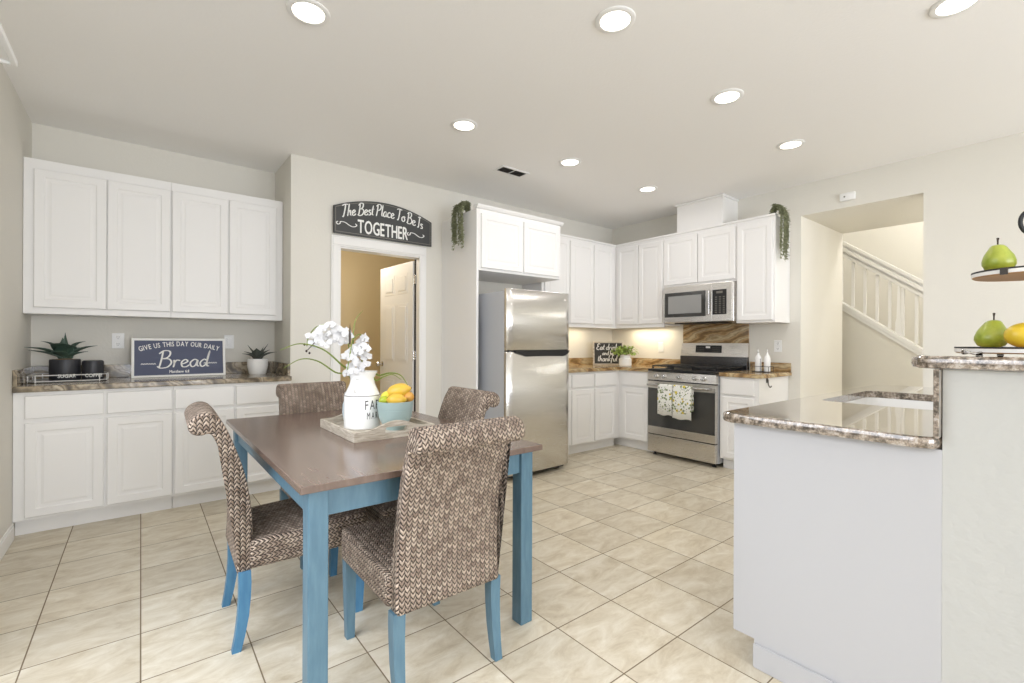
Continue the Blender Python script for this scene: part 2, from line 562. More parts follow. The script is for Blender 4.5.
class Face:
    """local frame on a vertical plane: a = along the wall, o = outwards into the room, z = up"""
    def __init__(s, wall, pos): s.wall, s.pos = wall, pos
    def P(s, a, o, z):
        if s.wall == 'A': return Vector((a, s.pos - o, z))      # faces -y
        if s.wall == 'B': return Vector((s.pos - o, a, z))      # faces -x
        if s.wall == 'C': return Vector((a, s.pos + o, z))      # faces +y
        if s.wall == 'D': return Vector((s.pos + o, a, z))      # faces +x
    def box(s, bm, a0, a1, o0, o1, z0, z1, bev=0.0, seg=2):
        p, q = s.P(a0, o0, z0), s.P(a1, o1, z1)
        return box(bm, min(p.x, q.x), max(p.x, q.x), min(p.y, q.y), max(p.y, q.y), min(p.z, q.z), max(p.z, q.z), bev, seg)
    def bx(s, *a, **k): return s.box(NB(), *a, **k)
    def panel(s, a0, a1, z0, z1, t=0.02, stile=0.050, rec=0.0055, raised=True, o0=0.0):
        """cabinet door or drawer front with a framed, recessed panel"""
        bm = NB()
        def ring(ins, o): return [bm.verts.new(s.P(x, o0 + o, z)) for x, z in ((a0 + ins, z0 + ins), (a1 - ins, z0 + ins), (a1 - ins, z1 - ins), (a0 + ins, z1 - ins))]
        st = min(stile, (z1 - z0) * 0.24, (a1 - a0) * 0.24)
        seq = [(0, 0), (0, t - 0.004), (0.004, t)]
        if raised is not None:
            seq += [(st, t), (st + 0.004, t - 0.004), (st + 0.010, t - rec)]
            if raised: seq += [(st + 0.022, t - rec), (st + 0.034, t - rec + 0.003)]
        rings = [ring(*q) for q in seq]
        bm.faces.new(rings[0][::-1])
        for r0, r1 in zip(rings, rings[1:]):
            for k in range(4): bm.faces.new((r0[k], r0[(k + 1) % 4], r1[(k + 1) % 4], r1[k]))
        bm.faces.new(rings[-1])
        return bm


# ------------------------------------------------------------------ lettering
STROKES = {
    'T': (0.62, [[(0, .92), (.3, 1.0), (.62, .96)], [(.36, 1), (.32, .5), (.22, .02), (.1, .05)]]),
    'B': (0.66, [[(.17, .98), (.14, .5), (.08, 0)], [(0, .82), (.2, 1.0), (.45, .98), (.5, .78), (.38, .58), (.16, .52)], [(.16, .52), (.48, .5), (.6, .28), (.45, .03), (.15, -.03), (-.02, .08)]]),
    'P': (0.58, [[(.17, .98), (.14, .5), (.06, -.02)], [(0, .82), (.22, 1.0), (.48, .96), (.52, .72), (.36, .52), (.15, .48)]]),
    'E': (0.55, [[(.5, .88), (.3, 1), (.12, .84), (.18, .6), (.36, .54)], [(.36, .54), (.1, .46), (.02, .2), (.22, 0), (.5, .12)]]),
    'I': (0.34, [[(0, .9), (.2, 1.0), (.36, .95)], [(.2, 1), (.17, .5), (.12, .02), (0, .05)]]),
    'a': (0.47, [[(.36, .4), (.2, .46), (.03, .25), (.12, .02), (.28, .1), (.37, .42), (.36, .1), (.47, .04)]]),
    'b': (0.45, [[(.1, 1), (.08, .5), (.1, .05), (.25, 0), (.38, .2), (.28, .42), (.1, .3)]]),
    'c': (0.4, [[(.35, .38), (.2, .46), (.03, .25), (.13, .02), (.4, .1)]]),
    'd': (0.48, [[(.34, .38), (.2, .46), (.03, .25), (.12, .02), (.3, .14), (.38, .5), (.44, 1.0)], [(.44, 1.0), (.36, .5), (.37, .08), (.48, .04)]]),
    'e': (0.43, [[(.02, .18), (.2, .24), (.33, .36), (.2, .46), (.05, .3), (.1, .05), (.28, .02), (.43, .14)]]),
    'f': (0.36, [[(.4, .88), (.3, 1), (.2, .8), (.14, .2), (.06, -.3)], [(.0, .42), (.34, .46)]]),
    'h': (0.46, [[(.12, 1), (.08, .5), (.04, 0)], [(.06, .2), (.2, .42), (.32, .4), (.32, .1), (.45, .04)]]),
    'i': (0.22, [[(.1, .45), (.07, .1), (.2, .04)], [(.12, .62), (.13, .66)]]),
    'k': (0.42, [[(.12, 1), (.08, .5), (.04, 0)], [(.36, .45), (.1, .22), (.26, .1), (.42, .03)]]),
    'l': (0.24, [[(.14, 1), (.08, .15), (.22, .04)]]),
    'n': (0.46, [[(.05, .45), (.06, .2), (.04, 0)], [(.05, .25), (.2, .45), (.32, .38), (.31, .08), (.45, .04)]]),
    'o': (0.42, [[(.22, .46), (.04, .3), (.08, .05), (.28, .02), (.38, .22), (.22, .46), (.44, .42)]]),
    'r': (0.36, [[(.05, .45), (.08, .2), (.05, 0)], [(.06, .2), (.16, .42), (.34, .40)]]),
    's': (0.34, [[(.3, .4), (.15, .46), (.06, .33), (.25, .2), (.25, .05), (.03, .03)]]),
    't': (0.30, [[(.17, .85), (.1, .15), (.26, .04)], [(0, .52), (.3, .56)]]),
    'u': (0.46, [[(.04, .45), (.06, .1), (.2, .0), (.32, .15), (.34, .45), (.33, .08), (.46, .04)]]),
    ' ': (0.22, []),
}


def ribbon(bm, pts2, wid, place, th):
    """flat pen stroke with rounded ends and real thickness"""
    pts = catmull([(p[0], p[1], 0) for p in pts2], 5)
    n = len(pts); L, Rr = [], []
    for i, p in enumerate(pts):
        d = pts[min(i + 1, n - 1)] - pts[max(i - 1, 0)]
        d = d.normalized() if d.length > 1e-9 else Vector((1, 0, 0))
        nn = Vector((-d.y, d.x, 0))
        w_ = wid * 0.5 * (0.8 + 0.5 * abs(d.y)) * (0.6 if i in (0, n - 1) else 1)
        L.append(p + nn * w_); Rr.append(p - nn * w_)
    out = []
    for o_ in (0, th):
        out.append(([bm.verts.new(place(q.x, q.y, o_)) for q in L], [bm.verts.new(place(q.x, q.y, o_)) for q in Rr]))
    (l0, r0), (l1, r1) = out
    for i in range(n - 1):
        bm.faces.new((l1[i], l1[i + 1], r1[i + 1], r1[i]))
        bm.faces.new((l0[i], l0[i + 1], l1[i + 1], l1[i]))
        bm.faces.new((r0[i], r1[i], r1[i + 1], r0[i + 1]))
    bm.faces.new((l0[0], l1[0], r1[0], r0[0])); bm.faces.new((l0[-1], r0[-1], r1[-1], l1[-1]))


def script_width(s): return sum(STROKES[c][0] for c in s)


def script(bm, s, x0, y0, h, pen, place, th=0.0015, sx=1.0, curve=None, slant=0.12):
    x = x0
    for c in s:
        wd, strokes = STROKES[c]
        for st in strokes:
            pts = []
            for px, py in st:
                X = x + (px + slant * py) * h * sx; Y = y0 + py * h
                if curve: Y += curve(X)
                pts.append((X, Y))
            ribbon(bm, pts, pen, place, th)
        x += wd * h * sx
    return x


_font_cache = {}


def glyph(ch):
    if ch not in _font_cache:
        cu = bpy.data.curves.new('g', 'FONT'); cu.body = ch; cu.size = 1.0; cu.resolution_u = 3
        o = bpy.data.objects.new('g', cu); COL.objects.link(o)
        dg = bpy.context.evaluated_depsgraph_get()
        me = bpy.data.meshes.new_from_object(o.evaluated_get(dg))
        vs = [v.co.copy() for v in me.vertices]; fs = [tuple(p.vertices) for p in me.polygons]
        bpy.data.objects.remove(o); bpy.data.curves.remove(cu); bpy.data.meshes.remove(me)
        if vs:
            x0 = min(v.x for v in vs); x1 = max(v.x for v in vs)
        else: x0, x1 = 0, 0.25
        _font_cache[ch] = (vs, fs, x0, x1)
    return _font_cache[ch]


def type_text(bm, s, cx, y0, h, place, th=0.0015, sx=1.0, gap=0.10, curve=None, bold=0.0):
    """centred block lettering; h = cap height; extruded outward by th"""
    k = h / 0.69
    ws = [(0.22 if c == ' ' else (glyph(c)[3] - glyph(c)[2])) * k * sx for c in s]
    tot = sum(ws) + gap * h * (len(s) - 1)
    x = cx - tot / 2
    for c, wd in zip(s, ws):
        if c != ' ':
            vs, fs, gx0, gx1 = glyph(c)
            mid = x + wd / 2
            tilt = 0.0; dy = 0.0
            if curve:
                dy = curve(mid); tilt = math.atan((curve(mid + 0.005) - curve(mid - 0.005)) / 0.01)
            offs = [(0, 0)] if bold == 0 else [(-bold, 0), (bold, 0), (0, bold), (0, -bold)]
            for bi, (bx_, by_) in enumerate(offs):
                def T(v):
                    lx = (v.x - gx0) * k * sx - wd / 2 + bx_; ly = v.y * k + by_
                    return mid + lx * math.cos(tilt) - ly * math.sin(tilt), y0 + dy + lx * math.sin(tilt) + ly * math.cos(tilt)
                tt = th + bi * 0.00015
                V1 = [bm.verts.new(place(*T(v), tt)) for v in vs]
                V0 = [bm.verts.new(place(*T(v), 0)) for v in vs]
                cnt = {}
                for f in fs:
                    try: bm.faces.new([V1[i] for i in f])
                    except ValueError: pass
                    for a_, b_ in zip(f, f[1:] + f[:1]):
                        cnt[(a_, b_)] = 1
                for a_, b_ in list(cnt):
                    if (b_, a_) not in cnt:
                        try: bm.faces.new((V1[a_], V1[b_], V0[b_], V0[a_]))
                        except ValueError: pass
        x += wd + gap * h


# ------------------------------------------------------------------ room shell
struct('floor', B(UL - 0.1, 9.2, VN - 0.1, 6.3, -0.08, 0.0), 'floor')
bm = B(UL - 0.1, UB + 0.1, VN - 0.1, VA + 0.1, ZC, ZC + 0.1)
struct('ceiling', bm, 'ceiling')
# left wall with the opening of the glass door
g0, g1, gz = 0.15, 2.45, 2.12
bm = B(UL - 0.12, UL, VN, g0, 0, ZC); box(bm, UL - 0.12, UL, g1, VA, 0, ZC); box(bm, UL - 0.12, UL, g0, g1, gz, ZC)
struct('wall_left', bm, 'wall')
box_w = thing('window_1', '', '', (UL - 0.06, (g0 + g1) / 2, 0))
del box_w['label'], box_w['category']; box_w['kind'] = 'structure'
bm = NB()
for a, b in ((g0, g0 + 0.06), (g1 - 0.06, g1), ((g0 + g1) / 2 - 0.03, (g0 + g1) / 2 + 0.03)): box(bm, UL - 0.10, UL - 0.02, a, b, 0.0, gz, 0.004)
box(bm, UL - 0.10, UL - 0.02, g0, g1, gz - 0.07, gz, 0.004); box(bm, UL - 0.10, UL - 0.02, g0, g1, 0, 0.05, 0.004)
obj('window_frame', bm, 'trim', box_w)
obj('glass_pane', B(UL - 0.065, UL - 0.055, g0 + 0.06, g1 - 0.06, 0.05, gz - 0.07), 'glass', box_w)
# wall behind the camera; its two windows are unseen, added to let light in
bm = NB()
added_wins = [(-0.30, 1.85), (2.25, 4.45)]; z0w, z1w = 0.35, 2.30
box(bm, UL, added_wins[0][0], VN - 0.12, VN, 0, ZC); box(bm, added_wins[0][1], added_wins[1][0], VN - 0.12, VN, 0, ZC); box(bm, added_wins[1][1], UB, VN - 0.12, VN, 0, ZC)
for a, b in added_wins: box(bm, a, b, VN - 0.12, VN, 0, z0w); box(bm, a, b, VN - 0.12, VN, z1w, ZC)
struct('wall_back', bm, 'wall')
for k, (a, b) in enumerate(added_wins):
    e = thing('window_%d' % (k + 2), '', '', ((a + b) / 2, VN - 0.06, z0w)); del e['label'], e['category']; e['kind'] = 'structure'
    bm = NB()
    for x0, x1 in ((a, a + 0.05), (b - 0.05, b), ((a + b) / 2 - 0.02, (a + b) / 2 + 0.02)): box(bm, x0, x1, VN - 0.09, VN - 0.03, z0w, z1w, 0.004)
    box(bm, a, b, VN - 0.09, VN - 0.03, z1w - 0.05, z1w, 0.004); box(bm, a, b, VN - 0.09, VN - 0.03, z0w, z0w + 0.05, 0.004)
    obj('window_frame', bm, 'trim', e)
    obj('glass_pane', B(a + 0.05, b - 0.05, VN - 0.064, VN - 0.056, z0w + 0.05, z1w - 0.05), 'glass', e)
# alcove wall and return
UP = 0.945
struct('wall_alcove', B(UL, UP + 0.1, VA, VA + 0.1, 0, ZC), 'wall')
# door wall (with opening) : u from UP to UB
D0, D1, DH = 1.327, 2.106, 2.015
bm = NB()
prism(bm, [(UP, VD), (D0, VD), (D0, VD + 0.115), (UP + 0.1, VD + 0.115), (UP + 0.1, VA), (UP, VA)], 'z', 0, ZC)
box(bm, D0, D1, VD, VD + 0.115, DH, ZC); box(bm, D1, UB, VD, VD + 0.115, 0, ZC)
struct('wall_front', bm, 'wall')
# range wall with the opening to the stairs
O0, O1, OZ, OD = 0.887, 1.78, 2.41, 6.10
bm = NB()
box(bm, UB, UB + 0.12, VN, O0, 0, ZC)
prism(bm, [(UB, O1), (OD, O1), (OD, O1 + 0.12), (UB + 0.12, O1 + 0.12), (UB + 0.12, VD + 0.115), (UB, VD + 0.115)], 'z', 0, ZC)
box(bm, UB, UB + 0.12, O0, O1, OZ, ZC)
struct('wall_right', bm, 'wall')
struct('ceiling_passage', B(UB + 0.12, OD, VN + 1.5, O1, OZ, OZ + 0.12), 'wall')
# stair hall behind
struct('wall_stair_hall', B(7.9, 8.0, -2.2, 5.3, 0, 4.6), 'wall')
bm = B(OD, 7.9, 5.2, 5.3, 0, 4.6); box(bm, UB + 0.12, 7.9, -2.2, -2.1, 0, 4.6); box(bm, OD, OD + 0.1, O1 + 0.12, 5.2, 0, 4.6); box(bm, OD - 0.1, OD, -2.1, O1 + 0.1, OZ + 0.12, 4.6)
struct('wall_hall_side', bm, 'wall')
struct('ceiling_hall', B(OD - 0.1, 8.0, -2.2, 5.3, 4.6, 4.7), 'ceiling')
# room behind the door
bm = NB()
box(bm, 1.15, 1.25, VD + 0.115, 6.1, 0, 2.5); box(bm, 1.15, 3.4, 6.1, 6.2, 0, 2.5); box(bm, 3.3, 3.4, VD + 0.115, 6.1, 0, 2.5); box(bm, 1.15, 3.4, VD + 0.115, 6.2, 2.5, 2.6)
struct('wall_pantry', bm, 'room')
# baseboards
def baseboard(nm, fr, a0, a1):
    bm = fr.bx(a0, a1, 0.0005, 0.012, 0, 0.085, 0.003); fr.box(bm, a0, a1, 0.0005, 0.007, 0.085, 0.1, 0.002)
    return struct(nm, bm, 'trim')
baseboard('baseboard_left', Face('D', UL), g1 + 0.02, 4.03)
baseboard('baseboard_front', Face('A', VD), UP + 0.01, D0 - 0.075)
baseboard('baseboard_front_right', Face('A', VD), D1 + 0.075, 2.33)
baseboard('baseboard_right', Face('B', UB), VN + 0.02, 0.0)

# door opening casing and open six-panel door
e = thing('door_1', '', '', ((D0 + D1) / 2, VD, 0)); del e['label'], e['category']; e['kind'] = 'structure'
fr = Face('A', VD); bm = NB()
for a0, a1 in ((D0 - 0.066, D0 + 0.006), (D1 - 0.020, D1 + 0.052)):
    fr.box(bm, a0, a1, 0.0005, 0.014, 0, DH - 0.006, 0.003); fr.box(bm, a0 + 0.012, a1 - 0.012, 0.010, 0.020, 0, DH - 0.006, 0.004)
fr.box(bm, D0 - 0.066, D1 + 0.052, 0.0005, 0.014, DH - 0.006, DH + 0.085, 0.003); fr.box(bm, D0 - 0.054, D1 + 0.040, 0.010, 0.020, DH + 0.006, DH + 0.07, 0.004)
obj('door_casing', bm, 'trim', e)
bm = NB()
box(bm, D0, D0 + 0.018, VD, VD + 0.115, 0, DH); box(bm, D1 - 0.006, D1, VD, VD + 0.115, 0, DH); box(bm, D0 + 0.018, D1 - 0.006, VD, VD + 0.115, DH - 0.018, DH)
obj('door_jamb', bm, 'trim', e)
# leaf: local x = out from hinge along the leaf, swung about 87 degrees into the room behind
HW = 0.735
leaf = NB()
box(leaf, 0.004, HW, -0.016, 0.016, 0.008, 1.985, 0.002)
for sgn in (-1, 1):
    for (xa, xb) in ((0.11, 0.335), (0.40, 0.625)):
        for (za, zb) in ((0.19, 0.80), (0.98, 1.58), (1.68, 1.88)):
            fr2 = Face('A', 0)
            tmp = NB()
            ys = 0.016
            # raised moulding ring and field panel
            for k, (i0, h0) in enumerate(((0.0, 0.004), (0.022, 0.0045))):
                pass
            box(tmp, xa, xb, ys, ys + 0.003, za, zb, 0.0028, 1)
            box(tmp, xa + 0.03, xb - 0.03, ys + 0.003, ys + 0.008, za + 0.03, zb - 0.03, 0.0045, 1)
            if sgn < 0: tmp.transform(Matrix.Scale(-1, 4, (0, 1, 0)))
            merge(leaf, tmp)
obj('weather_strip', B(D1 - 0.010, D1 - 0.0062, VD + 0.085, VD + 0.113, 0.0, DH - 0.02), 'shadow', e)  # dark strip put in for the shadow line between door and jamb
hx, hy = D1 - 0.006, VD + 0.118
ang = math.radians(92.0)
LM = Matrix.Translation((hx, hy, 0)) @ Matrix.Rotation(ang, 4, 'Z')
leaf.transform(LM)
dl = obj('door_leaf', leaf, 'door', e)
bm = NB()
for s in (-1, 1):
    lathe(bm, [(0.0, 0), (0.027, 0), (0.027, 0.006), (0.011, 0.01), (0.011, 0.035), (0.024, 0.045), (0.028, 0.058), (0.022, 0.07), (0, 0.074)],
          seg=20, mtx=Matrix.Translation((HW - 0.06, 0.016 * s, 0.95)) @ Matrix.Rotation(-s * PI / 2, 4, 'X'))
bm.transform(LM); obj('door_handle', bm, 'chrome', dl, smooth=True)
for z in (0.22, 1.06, 1.80):
    bm = B(D1 - 0.016, D1 - 0.0105, VD + 0.085, VD + 0.118, z - 0.045, z + 0.045, 0.002)
    lathe(bm, [(0, -0.05), (0.007, -0.05), (0.007, 0.05), (0, 0.05)], (D1 - 0.016, VD + 0.12, z), 12)
    obj('hinge', bm, 'steelh', dl)

# duct chase above the range cabinets
bm = B(4.62, UB, 2.385, 2.90, 2.402, ZC - 0.001)
box(bm, 4.60, UB, 2.37, 2.915, ZC - 0.022, ZC - 0.001, 0.006)
struct('trim_duct_chase', bm, 'cab')

# ------------------------------------------------------------------ cabinets
def base_cabinet(label, wall, face, depth, a0, a1, cols, z_top=0.876, toe=0.066, group=None, dz=(0.715, 0.853), gz=(0.118, 0.69), has_drawer=True):
    fr = Face(wall, face)
    c = fr.P((a0 + a1) / 2, -depth / 2, 0)
    t_ = thing('base_cabinet', label, 'cabinet', c, group)
    bm = fr.bx(a0, a1, -depth, 0, 0.1, z_top, 0.0015, 1)
    obj('cabinet_body', bm, 'cab', t_)
    obj('toe_kick', fr.bx(a0 + 0.001, a1 - 0.001, -depth, -toe, 0, 0.1), 'cab', t_)
    for (x0, x1) in cols:
        obj('drawer', fr.panel(x0, x1, dz[0], dz[1], raised=None), 'cab', t_)
        obj('cabinet_door', fr.panel(x0, x1, gz[0], gz[1]), 'cab', t_)
    return t_


def wall_cabinet(label, wall, face, depth, a0, a1, z0, z1, cols, dz, group=None, rail=0.0, lip=0.0):
    fr = Face(wall, face)
    t_ = thing('wall_cabinet', label, 'cabinet', fr.P((a0 + a1) / 2, -depth / 2, z0), group)
    obj('cabinet_body', fr.bx(a0, a1, -depth, 0, z0, z1, 0.0015, 1), 'cab', t_)
    for (x0, x1) in cols:
        obj('cabinet_door', fr.panel(x0, x1, dz[0], dz[1]), 'cab', t_)
    if rail: obj('light_rail', fr.bx(a0, a1, -0.02, 0.004, z0 - rail, z0, 0.002, 1), 'cab', t_)
    if lip: obj('crown_moulding', fr.bx(a0, a1, -0.05, lip, z1, z1 + 0.022, 0.004), 'cab', t_)
    return t_


LF = 4.036
base_cabinet('white base cabinet under the grey granite ledge, next to the left wall', 'A', LF, VA - LF - 0.003, UL + 0.002, 0.177, [(-0.547, -0.187), (-0.172, 0.172)])
base_cabinet('white base cabinet under the grey granite ledge, behind the wicker chairs, nearest the doorway', 'A', LF, VA - LF - 0.003, 0.178, UP - 0.002, [(0.187, 0.545), (0.56, 0.90)])
wall_cabinet('white two-door wall cabinet over the ledge, nearest the left wall', 'A', 4.326, VA - 4.326 - 0.002, UL + 0.002, 0.174, 1.366, 2.378, [(-0.548, -0.190), (-0.185, 0.168)], (1.408, 2.312))
wall_cabinet('white two-door wall cabinet over the ledge, nearest the doorway', 'A', 4.326, VA - 4.326 - 0.002, 0.175, UP - 0.003, 1.366, 2.378, [(0.181, 0.540), (0.549, 0.890)], (1.408, 2.312))

# kitchen base run
KF_A, KF_B = 3.44, 4.31
base_cabinet('white base cabinet between the refrigerator and the kitchen corner', 'A', KF_A, VD - KF_A - 0.002, 3.30, KF_B - 0.001, [(3.34, 3.50), (3.525, 3.86), (3.885, 4.235)])
base_cabinet('white corner base cabinet immediately left of the gas range', 'B', KF_B, UB - KF_B - 0.002, 3.022, VD - 0.002, [(3.04, 3.385)])
base_cabinet('narrow white base cabinet at the end of the run, right of the gas range', 'B', KF_B, UB - KF_B - 0.002, 1.885, 2.243, [(1.925, 2.215)])
# kitchen wall cabinets
wall_cabinet('white wall cabinet between the refrigerator enclosure and the kitchen corner', 'A', 3.74, VD - 3.74 - 0.002, 3.375, 4.609, 1.388, 2.38, [(3.41, 3.785), (3.80, 4.18), (4.205, 4.55)], (1.41, 2.345), rail=0.022, lip=0.012)
wall_cabinet('white corner wall cabinet immediately left of the microwave', 'B', 4.61, UB - 4.61 - 0.002, 3.052, VD - 0.002, 1.388, 2.38, [(3.395, 3.70), (3.062, 3.385)], (1.41, 2.345), rail=0.022, lip=0.012)
wall_cabinet('short white two-door wall cabinet directly above the microwave', 'B', 4.61, UB - 4.61 - 0.002, 2.238, 3.051, 1.808, 2.38, [(2.648, 3.042), (2.246, 2.636)], (1.83, 2.345), lip=0.012)
wall_cabinet('tall white end wall cabinet immediately right of the microwave', 'B', 4.61, UB - 4.61 - 0.002, 1.875, 2.237, 1.388, 2.38, [(1.895, 2.222)], (1.41, 2.345), lip=0.012)
# refrigerator enclosure
FE = 3.45
t_ = thing('refrigerator_enclosure', 'white cabinet enclosure with full-height side panel around the refrigerator', 'cabinet', (2.85, 3.76, 0))
fr = Face('A', FE)
obj('side_panel', fr.bx(2.335, 2.358, -(VD - FE) + 0.002, 0, 0, 2.385, 0.002, 1), 'cab', t_)
obj('cabinet_body', fr.bx(2.359, 3.37, -(VD - FE) + 0.002, 0, 1.835, 2.385, 0.0015, 1), 'cab', t_)
for x0, x1 in ((2.378, 2.852), (2.872, 3.345)): obj('cabinet_door', fr.panel(x0, x1, 1.858, 2.345), 'cab', t_)
bm = NB()
prism(bm, [(FE, 2.385), (FE - 0.012, 2.39), (FE - 0.028, 2.41), (FE - 0.03, 2.42), (FE + 0.05, 2.42), (FE + 0.05, 2.385)], 'x', 2.33, 3.392)
obj('crown_moulding', bm, 'cab', t_)

# ------------------------------------------------------------------ stone
# left ledge
t_ = thing('granite_countertop', 'grey and brown granite countertop across the left alcove', 'countertop', (0.17, 4.32, 0.876))
obj('slab', B(UL + 0.002, UP - 0.001, 4.008, VA - 0.002, 0.8765, 0.914, 0.006), 'ledge', t_)
bm = B(UL + 0.002, UP - 0.001, VA - 0.022, VA - 0.002, 0.9142, 1.012, 0.002)
box(bm, UL + 0.002, UL + 0.022, 4.02, VA - 0.0225, 0.9142, 1.012, 0.002); box(bm, UP - 0.021, UP - 0.001, 4.06, VA - 0.0225, 0.9142, 1.012, 0.002)
obj('backsplash', bm, 'ledge', t_)
# kitchen tops
t_ = thing('stone_countertop', 'golden brown stone countertop turning the corner between refrigerator and range', 'countertop', (4.2, 3.7, 0.876))
bm = NB()
prism(bm, [(3.28, VD - 0.002), (3.28, 3.412), (4.283, 3.412), (4.283, 3.018), (UB - 0.002, 3.018), (UB - 0.002, VD - 0.002)], 'z', 0.8765, 0.914, 0.004)
obj('slab', bm, 'honey', t_)
bm = B(3.28, UB - 0.002, VD - 0.022, VD - 0.002, 0.9142, 1.0, 0.002); box(bm, UB - 0.022, UB - 0.002, 3.03, VD - 0.0225, 0.9142, 1.0, 0.002)
obj('backsplash', bm, 'honey', t_)
t_ = thing('stone_countertop', 'small golden brown stone countertop right of the range, holding two white bottles', 'countertop', (4.6, 2.05, 0.876))
obj('slab', B(4.283, UB - 0.002, 1.855, 2.243, 0.8765, 0.914, 0.004), 'honey', t_)
obj('backsplash', B(UB - 0.022, UB - 0.002, 1.86, 2.243, 0.9142, 1.0, 0.002), 'honey', t_)
o = obj('stone_splash_panel', B(UB - 0.012, UB - 0.001, 2.262, 3.01, 0.915, 1.404, 0.002), 'honey')
tag(o, 'tall honey-coloured veined stone panel on the wall behind the range', 'backsplash')

# ------------------------------------------------------------------ island / peninsula
IU = 1.775
t_ = thing('island_cabinet', 'white peninsula base cabinet with a plain end panel facing the dining area', 'cabinet', (2.85, 0.57, 0))
bm = NB()
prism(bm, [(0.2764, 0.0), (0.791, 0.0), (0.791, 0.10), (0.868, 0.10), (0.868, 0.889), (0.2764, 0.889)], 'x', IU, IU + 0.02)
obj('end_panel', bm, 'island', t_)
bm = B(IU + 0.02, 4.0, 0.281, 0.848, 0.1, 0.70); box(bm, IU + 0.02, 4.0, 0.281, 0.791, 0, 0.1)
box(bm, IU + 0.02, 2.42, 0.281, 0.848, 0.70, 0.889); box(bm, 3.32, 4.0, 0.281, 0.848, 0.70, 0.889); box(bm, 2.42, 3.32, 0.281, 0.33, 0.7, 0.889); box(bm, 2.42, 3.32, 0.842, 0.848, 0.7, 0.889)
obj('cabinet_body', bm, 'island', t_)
frc = Face('C', 0.848)
for k in range(5):
    a0 = 1.82 + k * 0.43
    obj('cabinet_door', frc.panel(a0, a0 + 0.41, 0.118, 0.69), 'cab', t_); obj('drawer', frc.panel(a0, a0 + 0.41, 0.715, 0.865, raised=None), 'cab', t_)
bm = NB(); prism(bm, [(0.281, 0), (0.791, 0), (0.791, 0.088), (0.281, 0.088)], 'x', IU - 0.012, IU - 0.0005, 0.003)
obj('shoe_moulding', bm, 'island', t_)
# counter with a sink cut-out
t_ = thing('granite_countertop', 'polished speckled granite peninsula countertop with sink cut-out', 'countertop', (2.85, 0.6, 0.89))
S0, S1, T0, T1 = 2.47, 3.22, 0.395, 0.815
bm = NB()
def rounded(x0, x1, y0, y1, r, n=6):
    pts = []
    for cx_, cy_, a_ in ((x1 - r, y1 - r, 0), (x0 + r, y1 - r, 90), (x0 + r, y0 + r, 180), (x1 - r, y0 + r, 270)):
        for k in range(n + 1):
            th = math.radians(a_ + 90 * k / n); pts.append((cx_ + r * math.cos(th), cy_ + r * math.sin(th)))
    return pts
def slab_with_hole(bm, outer, inner, z0, z1, e=0.010):
    # outer: list matched to inner one-to-one (bridged)
    n = len(outer)
    c = (sum(p[0] for p in outer) / n, sum(p[1] for p in outer) / n)
    lays = []
    def inset(pts, d):
        out = []
        for i in range(n):
            a, b, p = Vector(pts[i - 1]), Vector(pts[(i + 1) % n]), Vector(pts[i])
            d_ = (b - a).normalized(); nn = Vector((-d_.y, d_.x)); out.append(p + nn * d)
        return out
    for pts, z in ((outer, z0 + e), (outer, z1 - e), (inset(outer, e * 0.3), z1 - e * 0.3), (inset(outer, e), z1), (inner, z1), (inner, z0), (inset(outer, e), z0), (inset(outer, e * .3), z0 + e * .3)):
        lays.append([bm.verts.new((p[0], p[1], z)) for p in pts])
    for i in range(len(lays)):
        A, C = lays[i], lays[(i + 1) % len(lays)]
        for k in range(n): bm.faces.new((A[k], A[(k + 1) % n], C[(k + 1) % n], C[k]))
slab_with_hole(bm, rounded(1.735, 3.78, 0.276, 0.915, 0.06), rounded(S0, S1, T0, T1, 0.06), 0.8895, 0.925)
flat_tops(obj('slab', bm, 'granite', t_, smooth=30))
obj('backsplash', B(1.737, 3.78, 0.2775, 0.290, 0.9252, 1.119, 0.002), 'granite', t_)
# sink
t_ = thing('kitchen_sink', 'white undermount sink set into the speckled granite peninsula', 'sink', ((S0 + S1) / 2, (T0 + T1) / 2, 0.73))
bm = NB(); A = [[bm.verts.new((x, y, z)) for x, y in rounded(S0 - i, S1 + i, T0 - i, T1 + i, 0.06)] for i, z in ((0.012, 0.889), (-0.004, 0.889), (-0.012, 0.74), (-0.04, 0.722))]
for a_, b_ in zip(A, A[1:]):
    for k in range(len(a_)): bm.faces.new((a_[k], a_[(k + 1) % len(a_)], b_[(k + 1) % len(a_)], b_[k]))
bm.faces.new(A[-1]); A2 = [[bm.verts.new((x, y, z)) for x, y in rounded(S0 - 0.012, S1 + 0.012, T0 - 0.012, T1 + 0.012, 0.06)] for z in (0.889, 0.71)]
for k in range(len(A2[0])): bm.faces.new((A2[0][k], A2[0][(k + 1) % 28], A2[1][(k + 1) % 28], A2[1][k]))
bm.faces.new(A2[1])
obj('basin', bm, 'ceramic', t_, smooth=40)
bm = lathe(NB(), [(0, 0.723), (0.042, 0.723), (0.042, 0.7265), (0.03, 0.7265), (0.028, 0.7245), (0, 0.7245)], ((S0 + S1) / 2, (T0 + T1) / 2, 0))
obj('drain', bm, 'chrome', t_, smooth=True)
